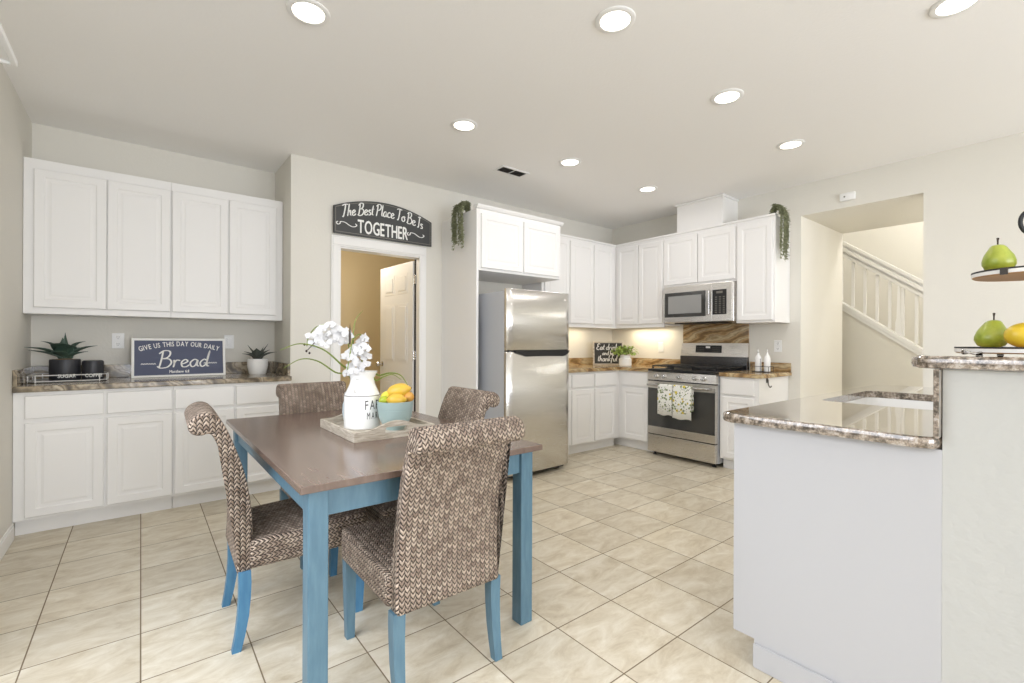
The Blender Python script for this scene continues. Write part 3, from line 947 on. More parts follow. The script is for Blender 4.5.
# bar wall and raised top
struct('wall_bar', B(IU, 4.0, -0.02, 0.276, 0, 1.118), 'texwall')
t_ = thing('granite_bar_top', 'raised speckled granite bar top on the textured half wall', 'countertop', (2.85, 0.1, 1.119))
bm = NB()
outer = rounded(1.745, 4.03, -0.22, 0.352, 0.07)
n = len(outer)
def ring_at(d, z):
    out = []
    for i in range(n):
        a, b, p = Vector(outer[i - 1]), Vector(outer[(i + 1) % n]), Vector(outer[i])
        d_ = (b - a).normalized(); nn = Vector((-d_.y, d_.x)); q = p + nn * d; out.append(bm.verts.new((q.x, q.y, z)))
    return out
LY = [ring_at(0.012, 1.1195), ring_at(0.003, 1.123), ring_at(0, 1.131), ring_at(0, 1.143), ring_at(0.003, 1.151), ring_at(0.012, 1.156)]
for a_, b_ in zip(LY, LY[1:]):
    for k in range(n): bm.faces.new((a_[k], a_[(k + 1) % n], b_[(k + 1) % n], b_[k]))
bm.faces.new(LY[0][::-1]); bm.faces.new(LY[-1])
flat_tops(obj('slab', bm, 'granite', t_, smooth=30))

# ------------------------------------------------------------------ refrigerator
t_ = thing('refrigerator', 'stainless steel top-freezer refrigerator with grey sides', 'refrigerator', (2.80, 3.45, 0))
FX0, FX1, FV = 2.425, 3.175, 3.10
obj('body', B(FX0 + 0.004, FX1 - 0.004, FV + 0.068, 3.85, 0.045, 1.632, 0.006), 'fridgeside', t_)
obj('gasket', B(FX0 + 0.012, FX1 - 0.012, FV + 0.058, FV + 0.0675, 0.055, 1.63), 'black', t_)
def fridge_door(z0, z1, notch):
    bm = NB(); N = 24; rows = []
    zs = [z0, z0 + 0.008, z1 - 0.008, z1]
    def bow(s):   # gently bowed front with rounded vertical edges
        e_ = min(s, 1 - s)
        return 0.012 * math.sin(PI * s) - (0.020 * (1 - min(1, e_ / 0.035)) ** 2)
    for z in zs:
        ins = 0.006 if z in (z0, z1) else 0.0
        rows.append([bm.verts.new((FX0 + (FX1 - FX0) * k / N, FV + 0.012 - bow(k / N) + ins, z)) for k in range(N + 1)])
    back = [[bm.verts.new((FX0 + (FX1 - FX0) * k / N, FV + 0.057, z)) for k in (0, N)] for z in zs]
    for i in range(3):
        for k in range(N): bm.faces.new((rows[i][k], rows[i][k + 1], rows[i + 1][k + 1], rows[i + 1][k]))
        bm.faces.new((rows[i][0], rows[i + 1][0], back[i + 1][0], back[i][0])); bm.faces.new((rows[i][N], back[i][1], back[i + 1][1], rows[i + 1][N]))
        bm.faces.new((back[i][0], back[i + 1][0], back[i + 1][1], back[i][1]))
    bm.faces.new(rows[0][::-1] + [back[0][0], back[0][1]]); bm.faces.new(rows[3] + [back[3][1], back[3][0]])
    return bm
obj('freezer_door', fridge_door(1.119, 1.650, True), 'fridge', t_, smooth=45)
fd = obj('fresh_food_door', fridge_door(0.05, 1.111, True), 'fridge', t_, smooth=45)
bm = NB()   # dark pocket handle between the doors
prism(bm, [(2.50, 1.118), (3.145, 1.118), (3.15, 1.100), (3.10, 1.068), (2.62, 1.068), (2.50, 1.104)], 'y', FV - 0.0025, FV + 0.05, 0.001)
obj('handle_pocket', bm, 'black', t_)
bm = NB(); box(bm, FX0 + 0.01, FX1 - 0.01, FV + 0.01, FV + 0.055, 1.1115, 1.1185)
obj('hinge_gap', bm, 'black', t_)
pl = lambda a, z, o: Vector((a, FV + 0.0035 - o, z))
bm = lathe(NB(), [(0, 0), (0.010, 0), (0.010, 0.001), (0, 0.001)], seg=20, mtx=Matrix.Translation((3.09, FV + 0.004, 1.585)) @ Matrix.Rotation(PI / 2, 4, 'X'))
type_text(bm, 'LG', 3.118, 1.578, 0.014, pl, 0.001)
obj('badge', bm, 'chrome', t_)
for x in (FX0 + 0.06, FX1 - 0.06):
    for y in (FV + 0.12, 3.8): obj('foot', lathe(NB(), [(0, 0), (0.02, 0), (0.02, 0.03), (0.01, 0.03), (0.01, 0.05), (0, 0.05)], (x, y, 0), 12), 'black', t_)
obj('toe_grille', B(FX0 + 0.02, FX1 - 0.02, FV + 0.075, FV + 0.10, 0.018, 0.044), 'black', t_)

# ------------------------------------------------------------------ range
t_ = thing('gas_range', 'stainless steel freestanding gas range with two lemon print towels', 'range', (4.58, 2.632, 0))
R0, R1, RF = 2.252, 3.012, 4.25
mid = (R0 + R1) / 2
fb = Face('B', RF)
obj('body', B(RF + 0.045, 4.920, R0, R1, 0.04, 0.895, 0.002, 1), 'fridgeside', t_)
obj('cooktop', B(RF + 0.005, 4.86, R0, R1, 0.8952, 0.915, 0.004), 'iron', t_)
bm = NB()
prism(bm, [(RF + 0.045, 0.80), (RF + 0.0, 0.80), (RF + 0.004, 0.885), (RF + 0.02, 0.894), (RF + 0.045, 0.894)], 'y', R0, R1)
cp = obj('control_panel', bm, 'steel', t_)
for a in (2.900, 2.807, 2.635, 2.465, 2.375):
    bm = lathe(NB(), [(0, 0), (0.024, 0), (0.024, 0.008), (0.019, 0.012), (0.0175, 0.034), (0.014, 0.038), (0, 0.038)], seg=20,
               mtx=Matrix.Translation((RF + 0.002, a, 0.843)) @ Matrix.Rotation(-PI / 2, 4, 'Y'))
    box(bm, RF - 0.040, RF - 0.034, a - 0.004, a + 0.004, 0.827, 0.859, 0.001)
    obj('control_knob', bm, 'chrome', t_, smooth=True)
od = obj('oven_door', fb.bx(R0 + 0.003, R1 - 0.003, -0.044, 0, 0.232, 0.788, 0.004), 'steel', t_)
obj('oven_window', fb.bx(R0 + 0.008, R1 - 0.008, 0.0003, 0.0035, 0.312, 0.715, 0.001, 1), 'glassblack', od)
bm = NB(); tube(bm, [(RF - 0.052, R0 + 0.035, 0.752), (RF - 0.052, R1 - 0.035, 0.752)], 0.0135, 14)
for a in (R0 + 0.05, R1 - 0.05): box(bm, RF - 0.055, RF + 0.0, a - 0.012, a + 0.012, 0.738, 0.766, 0.003)
obj('oven_handle', bm, 'steelh', od, smooth=True)
obj('vent_gap', fb.bx(R0 + 0.004, R1 - 0.004, -0.043, -0.002, 0.789, 0.7995), 'black', t_)
dr = obj('storage_drawer', fb.bx(R0 + 0.003, R1 - 0.003, -0.044, 0, 0.045, 0.222, 0.004), 'steel', t_)
obj('drawer_gap', fb.bx(R0 + 0.006, R1 - 0.006, -0.043, -0.008, 0.2225, 0.2315), 'black', t_)
for x in (RF + 0.07, 4.86):
    for y in (R0 + 0.05, R1 - 0.05): obj('foot', lathe(NB(), [(0, 0), (0.02, 0), (0.02, 0.012), (0.01, 0.014), (0.01, 0.04), (0, 0.04)], (x, y, 0), 12), 'black', t_)
# back guard
bm = NB()
prism(bm, [(4.885, 1.045), (4.90, 1.19), (4.920, 1.19), (4.920, 1.045)], 'y', R0 + 0.002, R1 - 0.002, 0.003)
bg = obj('back_guard', bm, 'steel', t_)
obj('back_guard_lower', B(4.872, 4.920, R0 + 0.002, R1 - 0.002, 0.9152, 1.0445, 0.003), M['guarddark'], t_)
pc = lambda a, z, o: Vector((4.885 + (z - 1.045) * 0.103 - 0.0006 - o, -a, z))
bm = NB(); vv = [bm.verts.new(Vector((4.885 + (z - 1.045) * 0.103 - o, a, z))) for o in (0.002, -0.001) for a, z in ((2.53, 1.085), (2.83, 1.085), (2.83, 1.165), (2.53, 1.165))]
bm.faces.new(vv[:4]); bm.faces.new(vv[4:][::-1])
for k in range(4): bm.faces.new((vv[k], vv[(k + 1) % 4], vv[4 + (k + 1) % 4], vv[4 + k]))
dp = obj('display', bm, 'black', bg)
for base in (2.555, 2.735):
    bm = NB()
    for gx in range(5):
        for gz in range(3):
            a = base + gx * 0.018; z = 1.1 + gz * 0.02; x = 4.885 + (z - 1.045) * 0.103 - 0.0025
            box(bm, x - 0.0006, x + 0.0004, a - 0.004, a + 0.004, z - 0.002, z + 0.002)
    obj('key_print', bm, M['kettle'], dp)
x = 4.885 + (1.135 - 1.045) * 0.103 - 0.0025
obj('clock_readout', B(x - 0.0006, x + 0.0004, 2.66, 2.71, 1.135, 1.155), 'letter', dp)
# burners and grates
for bx_, by_ in ((4.42, 2.40), (4.42, 2.86), (4.70, 2.40), (4.70, 2.86), (4.56, 2.632)):
    obj('burner', lathe(NB(), [(0, 0.9152), (0.045, 0.9152), (0.045, 0.922), (0.032, 0.924), (0.032, 0.931), (0, 0.932)], (bx_, by_, 0), 20), 'iron', t_, smooth=True)
for y0_, y1_ in ((R0 + 0.02, R0 + 0.255), (R0 + 0.262, R1 - 0.262), (R1 - 0.255, R1 - 0.02)):
    bm = NB(); z = 0.947
    box(bm, 4.30, 4.315, y0_, y1_, z - 0.008, z + 0.006, 0.003); box(bm, 4.82, 4.835, y0_, y1_, z - 0.008, z + 0.006, 0.003)
    for yy in (y0_, y1_ - 0.013): box(bm, 4.30, 4.835, yy, yy + 0.013, z - 0.008, z + 0.006, 0.003)
    ym = (y0_ + y1_) / 2; box(bm, 4.31, 4.83, ym - 0.006, ym + 0.006, z - 0.007, z + 0.007, 0.003)
    for xx in (4.43, 4.56, 4.69): box(bm, xx - 0.006, xx + 0.006, y0_, y1_, z - 0.007, z + 0.007, 0.003)
    for xx in (4.303, 4.822):
        for yy in (y0_, y1_ - 0.013): box(bm, xx, xx + 0.012, yy, yy + 0.012, 0.9155, z - 0.006)
    obj('grate', bm, 'iron', t_)

# towels folded over the oven handle
def towel(label, a0, a1, zf, zb, m_, out=0.0):
    hx_ = RF - 0.052; r = 0.016 + out; z = 0.752
    path = [(hx_ + r, zb)] + [(hx_ + r, z - 0.02)] + [(hx_ + r * math.cos(th), z + r * math.sin(th)) for th in [PI * k / 8 for k in range(9)]] + [(hx_ - r - 0.0005, z - 0.06), (hx_ - r - 0.003, (z + zf) / 2), (hx_ - r - 0.002, zf)]
    bm = NB(); N = 10; th_ = 0.0035
    def P(i, k, o_):
        x, zz = path[i]
        a = a0 + (a1 - a0) * k / N
        drop = max(0.0, z - zz)
        wav = 0.004 * math.sin(k * 1.9 + i * .3) * min(1, drop * 5)
        s_ = 1 if i > 5 else -1
        return (x - s_ * (o_) + (-abs(wav) if i > 5 else 0), a, zz + (0.006 * math.sin(k * 0.8) if i == len(path) - 1 else 0))
    G = [[[bm.verts.new(P(i, k, o_)) for k in range(N + 1)] for i in range(len(path))] for o_ in (0, th_)]
    for g in G:
        for i in range(len(path) - 1):
            for k in range(N): bm.faces.new((g[i][k], g[i][k + 1], g[i + 1][k + 1], g[i + 1][k]))
    L_ = len(path) - 1
    for k in range(N):
        for i in (0, L_): bm.faces.new((G[0][i][k], G[0][i][k + 1], G[1][i][k + 1], G[1][i][k]))
    for i in range(L_):
        for k in (0, N): bm.faces.new((G[0][i][k], G[0][i + 1][k], G[1][i + 1][k], G[1][i][k]))
    e_ = thing('tea_towel', label, 'towel', (hx_, (a0 + a1) / 2, z), 'towels over the oven handle')
    obj('towel_cloth', bm, m_, e_, smooth='all')
towel('white tea towel with lemon and leaf print, left one on the oven handle', 2.672, 2.838, 0.455, 0.55, 'towel1')
towel('white tea towel with lemon and leaf print, right one on the oven handle', 2.46, 2.664, 0.437, 0.52, 'towel2', 0.001)

# ------------------------------------------------------------------ microwave
t_ = thing('microwave_oven', 'stainless over-the-range microwave under the short cabinets', 'microwave', (4.73, 2.63, 1.405))
MF = 4.53; fm = Face('B', MF)
obj('body', B(MF + 0.03, UB - 0.002, 2.24, 3.008, 1.408, 1.80, 0.003, 1), 'steel', t_)
dr = obj('microwave_door', fm.bx(2.445, 3.008, -0.029, 0, 1.410, 1.80, 0.004), 'steel', t_)
obj('door_glass', fm.bx(2.512, 2.99, 0.0003, 0.003, 1.468, 1.732, 0.001, 1), 'glassblack', dr)
obj('viewing_screen', fm.bx(2.56, 2.945, 0.0032, 0.0045, 1.505, 1.695), mat('screen_grey', (150, 150, 148), 0.3), dr)
bm = NB(); fm.box(bm, 2.458, 2.498, 0.02, 0.034, 1.478, 1.728, 0.006); fm.box(bm, 2.465, 2.491, 0, 0.022, 1.49, 1.515, 0.002); fm.box(bm, 2.465, 2.491, 0, 0.022, 1.69, 1.715, 0.002)
obj('handle', bm, 'steelh', dr)
pn = obj('control_panel', fm.bx(2.24, 2.443, -0.029, 0, 1.410, 1.80, 0.004), 'steel', t_)
kp = obj('keypad', fm.bx(2.295, 2.44, 0.0003, 0.002, 1.478, 1.728, 0.0005, 1), 'black', pn)
bm = NB()
for r_ in range(8):
    for c_ in range(3): fm.box(bm, 2.312 + c_ * 0.04, 2.332 + c_ * 0.04, 0.002, 0.0026, 1.495 + r_ * 0.022, 1.503 + r_ * 0.022)
fm.box(bm, 2.335, 2.40, 0.002, 0.0026, 1.69, 1.712)
obj('key_print', bm, M['kettle'], kp)
obj('bottom_vent', B(MF + 0.05, 4.85, 2.40, 2.90, 1.396, 1.4075), 'black', t_)

# ------------------------------------------------------------------ recessed ceiling lights
proto = None
spots = [((0.60, 2.27), 'recessed ceiling light over the dining table, nearest the alcove cabinets'),
         ((1.742, 1.422), 'large recessed ceiling light at the top centre of the photo'),
         ((2.821, 1.431), 'recessed ceiling light over the kitchen floor, second in the row towards the range wall'),
         ((3.877, 1.47), 'recessed ceiling light nearest the stair opening'),
         ((1.764, 2.768), 'recessed ceiling light in front of the doorway sign'),
         ((2.82, 2.774), 'recessed ceiling light just beside the dark ceiling register'),
         ((3.905, 2.775), 'recessed ceiling light nearest the kitchen corner'),
         ((2.84, 0.40), 'recessed ceiling light over the peninsula, cut by the top edge of the photo')]
for k, ((x, y), lab) in enumerate(spots):
    if proto is None:
        proto = thing('recessed_light', lab, 'ceiling light', (x, y, ZC), 'recessed lights in the ceiling')
        bm = lathe(NB(), [(0.068, -0.0004), (0.094, -0.0004), (0.094, -0.004), (0.088, -0.008), (0.07, -0.007), (0.068, -0.0004)], seg=36)
        obj('trim_ring', bm, 'white', proto, smooth=True, local=True)
        bm = lathe(NB(), [(0, -0.0006), (0.0675, -0.0006), (0.0675, -0.005), (0, -0.006)], seg=36)
        obj('diffuser', bm, 'lamp', proto, smooth=True, local=True)
        o = proto
    else:
        o = copy_tree(proto); o.location = (x, y, ZC); o['label'] = lab
    d = bpy.data.lights.new('recessed_light_glow', 'AREA'); d.shape = 'DISK'; d.size = 0.13; d.energy = LAMP_W; d.color = WARM
    lo = bpy.data.objects.new('recessed_light_glow', d); lo.location = (x, y, ZC - 0.012); COL.objects.link(lo)

# under-cabinet lights
def undercab(label, x0, x1, y0, y1, pw):
    e_ = thing('under_cabinet_light', label, 'cabinet light', ((x0 + x1) / 2, (y0 + y1) / 2, 1.374), 'under-cabinet light bars')
    obj('housing', B(x0, x1, y0, y1, 1.374, 1.3875, 0.002), 'white', e_)
    area_light('cabinet_light_glow', ((x0 + x1) / 2, (y0 + y1) / 2, 1.370), (0, 0, 0), x1 - x0, y1 - y0, pw, (1.0, 0.86, 0.62))
undercab('slim light bar beneath the corner cabinet, left of the microwave', 4.80, 4.84, 3.15, 3.72, 5.0)
undercab('slim light bar beneath the cabinet beside the refrigerator', 3.7, 4.4, 3.92, 3.96, 3.5)
d = bpy.data.lights.new('pantry_lamp', 'POINT'); d.energy = 38; d.color = (1.0, 0.975, 0.94); d.shadow_soft_size = 0.15  # unseen light added to brighten the door leaf and tan walls
o = bpy.data.objects.new('pantry_lamp', d); o.location = (1.72, 4.9, 2.3); COL.objects.link(o)
d = bpy.data.lights.new('hall_lamp', 'POINT'); d.energy = 240; d.color = (1.0, 0.98, 0.95); d.shadow_soft_size = 0.3  # added light, out of view, brightening the upper stair hall
o = bpy.data.objects.new('hall_lamp', d); o.location = (7.0, 0.4, 3.9); COL.objects.link(o)

d = bpy.data.lights.new('passage_lamp', 'POINT'); d.energy = 52; d.color = (1.0, 0.98, 0.95); d.shadow_soft_size = 0.15  # light added out of sight to lift the lower stair wall and jamb
o = bpy.data.objects.new('passage_lamp', d); o.location = (5.75, 0.1, 2.1); COL.objects.link(o)

# ceiling register, second register near the left wall, wall sensor
def register(label, x0, x1, y0, y1, z, split):
    e_ = thing('air_register', label, 'vent', ((x0 + x1) / 2, (y0 + y1) / 2, z))
    bm = NB()
    for a in ((x0, x1, y0, y0 + 0.02), (x0, x1, y1 - 0.02, y1), (x0, x0 + 0.02, y0 + 0.02, y1 - 0.02), (x1 - 0.02, x1, y0 + 0.02, y1 - 0.02)): box(bm, *a, z - 0.008, z - 0.0005, 0.001, 1)
    if split: box(bm, (x0 + x1) / 2 - 0.006, (x0 + x1) / 2 + 0.006, y0 + 0.02, y1 - 0.02, z - 0.008, z - 0.0005)
    obj('frame', bm, 'white', e_)
    obj('backing', B(x0 + 0.02, x1 - 0.02, y0 + 0.02, y1 - 0.02, z - 0.0025, z - 0.0006), 'shadow', e_)
    bm = NB(); yy = y0 + 0.026
    while yy < y1 - 0.026:
        box(bm, x0 + 0.021, x1 - 0.021, yy, yy + 0.003, z - 0.0085, z - 0.003); yy += 0.014
    obj('louvre', bm, M['galv'], e_)
register('ceiling air register with dark louvres above the refrigerator', 2.42, 2.72, 3.18, 3.32, ZC, True)
t_ = thing('window_valance', 'white valance over the glass door on the left wall', 'valance', (-0.49, 1.3, 2.25))
obj('valance_board', B(-0.395, -0.378, 0.05, 2.62, 2.25, 2.275, 0.003), 'white', t_)
for ya in (0.05, 2.603): obj('end_board', B(-0.598, -0.396, ya, ya + 0.017, 2.25, 2.275, 0.003), 'white', t_)
obj('top_board', B(-0.598, -0.396, 0.068, 2.602, 2.26, 2.275), 'white', t_)
bm = NB()
for k in range(18): box(bm, -0.52, -0.44, 0.12 + k * 0.135, 0.125 + k * 0.135, 2.235, 2.259)
obj('slat_carrier', bm, M['bluevase'], t_)['kind'] = 'stuff'
t_ = thing('wall_sensor', 'small white alarm sensor on the wall above the stair opening', 'sensor', (UB, 1.40, 2.50))
obj('case', B(UB - 0.03, UB - 0.001, 1.34, 1.46, 2.464, 2.536, 0.012, 4), 'white', t_, smooth=True)
obj('indicator', lathe(NB(), [(0, 0), (0.007, 0), (0.007, 0.002), (0, 0.002)], seg=12, mtx=Matrix.Translation((UB - 0.0302, 1.42, 2.50)) @ Matrix.Rotation(-PI / 2, 4, 'Y')), M['kettle'], t_)

# outlets
def outlet(label, wall, pos, a, z, kind='duplex'):
    f_ = Face(wall, pos)
    e_ = thing('wall_outlet', label, 'outlet', f_.P(a, 0, z))
    pl_ = obj('cover_plate', f_.bx(a - 0.036, a + 0.036, 0.0005, 0.006, z - 0.058, z + 0.058, 0.002), 'white', e_)
    if kind == 'duplex':
        for dz in (-0.026, 0.026):
            bm = f_.bx(a - 0.016, a + 0.016, 0.006, 0.008, z + dz - 0.016, z + dz + 0.016, 0.004); s_ = obj('socket', bm, 'white', e_)
            bm = NB()
            for da in (-0.006, 0.006): f_.box(bm, a + da - 0.001, a + da + 0.001, 0.008, 0.0085, z + dz - 0.002, z + dz + 0.008)
            f_.box(bm, a - 0.0022, a + 0.0022, 0.008, 0.0085, z + dz - 0.011, z + dz - 0.007); obj('slot', bm, 'shadow', s_)
    else:
        obj('rocker', f_.bx(a - 0.016, a + 0.016, 0.006, 0.009, z - 0.033, z + 0.033, 0.003), 'white', e_)
outlet('white wall outlet left of the blue bread sign', 'A', VA, -0.136, 1.19)
outlet('white wall switch partly behind the right edge of the blue bread sign', 'A', VA, 0.59, 1.185, 'rocker')
outlet('white wall outlet left of the range, by the leafy plant', 'B', UB, 3.31, 1.14, 'rocker')
outlet('white wall outlet above the two white bottles', 'B', UB, 1.982, 1.163)

# ------------------------------------------------------------------ table
t_ = thing('dining_table', 'dining table with dark stained top and teal blue painted legs', 'table', (0.857, 2.247, 0))
X0, X1, Y0, Y1, ZT = 0.372, 1.342, 1.475, 3.02, 0.755
obj('table_top', B(X0, X1, Y0, Y1, ZT - 0.024, ZT, 0.003), 'table', t_)
bm = NB(); a = 0.045
box(bm, X0 + a, X0 + a + 0.02, Y0 + 0.09, Y1 - 0.09, 0.64, ZT - 0.0245); box(bm, X1 - a - 0.02, X1 - a, Y0 + 0.09, Y1 - 0.09, 0.64, ZT - 0.0245)
box(bm, X0 + 0.09, X1 - 0.09, Y0 + a, Y0 + a + 0.02, 0.64, ZT - 0.0245); box(bm, X0 + 0.09, X1 - 0.09, Y1 - a - 0.02, Y1 - a, 0.64, ZT - 0.0245)
obj('apron', bm, 'blue', t_)
for x0, x1 in ((X0 + 0.03, X0 + 0.092), (X1 - 0.092, X1 - 0.03)):
    for y0, y1 in ((Y0 + 0.03, Y0 + 0.092), (Y1 - 0.092, Y1 - 0.03)): obj('leg', B(x0, x1, y0, y1, 0, ZT - 0.0245, 0.004), 'blue', t_)

# ------------------------------------------------------------------ woven chairs
def grid_uv(bm, rows, uvs, uvl, close_row=False):
    n = len(rows[0])
    for i in range(len(rows) - 1):
        for k in range(n - 1):
            f = bm.faces.new((rows[i][k], rows[i][k + 1], rows[i + 1][k + 1], rows[i + 1][k]))
            for lp, (a, b) in zip(f.loops, ((i, k), (i, k + 1), (i + 1, k + 1), (i + 1, k))): lp[uvl].uv = uvs[a][b]


def smooth_closed(pts, n=4):
    N = len(pts); out = []
    P_ = [Vector((p[0], p[1], 0)) for p in pts]
    for i in range(N):
        a, b, c, d = P_[i - 1], P_[i], P_[(i + 1) % N], P_[(i + 2) % N]
        m_ = 1 if (c - b).length < 0.012 else n
        for k in range(m_):
            t1 = k / m_
            out.append(0.5 * ((2 * b) + (c - a) * t1 + (2 * a - 5 * b + 4 * c - d) * t1 ** 2 + (3 * b - a - 3 * c + d) * t1 ** 3))
    return [(v.x, v.y) for v in out]


BACK = [(-0.202, 0.300), (-0.200, 0.36), (-0.197, 0.45), (-0.203, 0.56), (-0.224, 0.68), (-0.256, 0.785), (-0.288, 0.868), (-0.315, 0.912),
        (-0.342, 0.930), (-0.372, 0.928), (-0.397, 0.911), (-0.408, 0.886), (-0.402, 0.862), (-0.384, 0.848), (-0.362, 0.846), (-0.344, 0.850),
        (-0.330, 0.838), (-0.314, 0.800), (-0.292, 0.745), (-0.272, 0.665), (-0.257, 0.56), (-0.250, 0.45), (-0.250, 0.36), (-0.250, 0.300)]
BACK = [(x, z * 0.994) for x, z in BACK]


def make_backrest():
    prof = smooth_closed(BACK, 3)
    n = len(prof)
    cx_ = sum(p[0] for p in prof) / n; 
    # arc length
    arc = [0.0]
    for i in range(n): arc.append(arc[-1] + math.dist(prof[i], prof[(i + 1) % n]))
    def half(i):
        x, z = prof[i % n]
        w_ = 0.207 - 0.010 * min(1, max(0, (z - 0.35) / 0.3))
        if x < -0.315 and z > 0.83: w_ += 0.010
        return w_
    nrm = []
    for i in range(n):
        a, b = prof[i - 1], prof[(i + 1) % n]
        d = (b[0] - a[0], b[1] - a[1]); L_ = math.hypot(*d); nrm.append((-d[1] / L_, d[0] / L_))
    area = sum(prof[i][0] * prof[(i + 1) % n][1] - prof[(i + 1) % n][0] * prof[i][1] for i in range(n))
    sg = 1 if area > 0 else -1     # inward normal sign
    bm = NB(); uvl = bm.loops.layers.uv.new('UVMap')
    cols = [(-1, 0.0, 0.010), (-1, 0.004, 0.003), (-1, 0.012, 0.0)] + [(q, None, 0.0) for q in (-0.6, -0.2, 0.2, 0.6)] + [(1, 0.012, 0.0), (1, 0.004, 0.003), (1, 0.0, 0.010)]
    rows, uvs = [], []
    for i in range(n + 1):
        x, z = prof[i % n]; nx, nz = nrm[i % n]; h_ = half(i)
        r_, u_ = [], []
        for q, e_, ins in cols:
            y = q * h_ if e_ is None else q * (h_ - e_)
            r_.append((x + sg * nx * ins, y, z + sg * nz * ins)); u_.append((y, arc[i]))
        rows.append(r_); uvs.append(u_)
    V = [[bm.verts.new(p) for p in r_] for r_ in rows[:-1]]; V.append(V[0])
    grid_uv(bm, V, uvs, uvl)
    for side in (0, -1):
        f = bm.faces.new([V[i][side] for i in range(n)])
        for lp in f.loops:
            lp[uvl].uv = (lp.vert.co.x, lp.vert.co.z)
        bmesh.ops.triangulate(bm, faces=[f])
    return bm


def rounded_block(x0, x1, y0, y1, zb, zt_fn, bev=0.018):
    """seat block with softened edges; UV in metres by dominant axis"""
    bm = NB()
    bmesh.ops.create_cube(bm, size=1)
    for v in bm.verts:
        x = x1 if v.co.x > 0 else x0; y = y1 if v.co.y > 0 else y0
        v.co = Vector((x, y, zt_fn(x) if v.co.z > 0 else zb))
    bmesh.ops.bevel(bm, geom=bm.edges[:], offset=bev, segments=3, affect='EDGES', profile=0.5)
    bmesh.ops.recalc_face_normals(bm, faces=bm.faces[:])
    uvl = bm.loops.layers.uv.new('UVMap')
    for f in bm.faces:
        nx, ny, nz = map(abs, f.normal)
        for lp in f.loops:
            c = lp.vert.co
            if nz >= nx and nz >= ny: lp[uvl].uv = (c.y, c.x)
            elif nx >= ny: lp[uvl].uv = (c.z, c.y)
            else: lp[uvl].uv = (c.z, c.x)
    return bm


def leg_bm(path, sizes, y):
    bm = NB(); rings = []
    for (x, z), s in zip(path, sizes):
        rings.append([bm.verts.new((x + dx * s / 2, y + dy * s / 2, z)) for dx, dy in ((-1, -1), (1, -1), (1, 1), (-1, 1))])
    for a, b in zip(rings, rings[1:]):
        for k in range(4): bm.faces.new((a[k], a[(k + 1) % 4], b[(k + 1) % 4], b[k]))
    bm.faces.new(rings[0]); bm.faces.new(rings[-1][::-1])
    return bm


def make_chair(label, loc, rz, blue):
    e_ = thing('wicker_dining_chair', label, 'chair', loc, 'woven chairs around the dining table', rz)
    obj('backrest', make_backrest(), 'weave', e_, smooth='all', local=True)
    obj('seat', rounded_block(-0.210, 0.250, -0.222, 0.222, 0.308, lambda x: 0.438 if x > 0 else 0.415), 'weave', e_, smooth='all', local=True)
    rear = [(-0.226, 0.305), (-0.224, 0.26), (-0.225, 0.20), (-0.230, 0.13), (-0.240, 0.06), (-0.252, 0.0)]
    sz = [0.042, 0.042, 0.040, 0.038, 0.034, 0.031]
    for y in (-0.195, 0.195):
        obj('leg', leg_bm(rear, sz, y), blue, e_, smooth=30, local=True)
        obj('leg', leg_bm([(0.222, 0.31), (0.220, 0.15), (0.216, 0)], [0.042, 0.037, 0.031], y), blue, e_, local=True)
    return e_


make_chair('woven chair with bright blue legs at the left side of the table', (0.548, 2.245, 0), math.radians(-2), 'blue2')
ch = make_chair('woven chair nearest the camera, its back covering the table edge', (0.857, 1.662, 0), math.radians(90), 'blue')
def chair_copy(label, loc, rz):
    c = copy_tree(ch); c.location = loc; c.rotation_euler = (0, 0, rz); c['label'] = label
    return c
chair_copy('woven chair at the far end of the table, in front of the alcove cabinets', (0.87, 2.815, 0), math.radians(-90))
chair_copy('woven chair on the refrigerator side of the table', (1.112, 2.215, 0), math.radians(180))

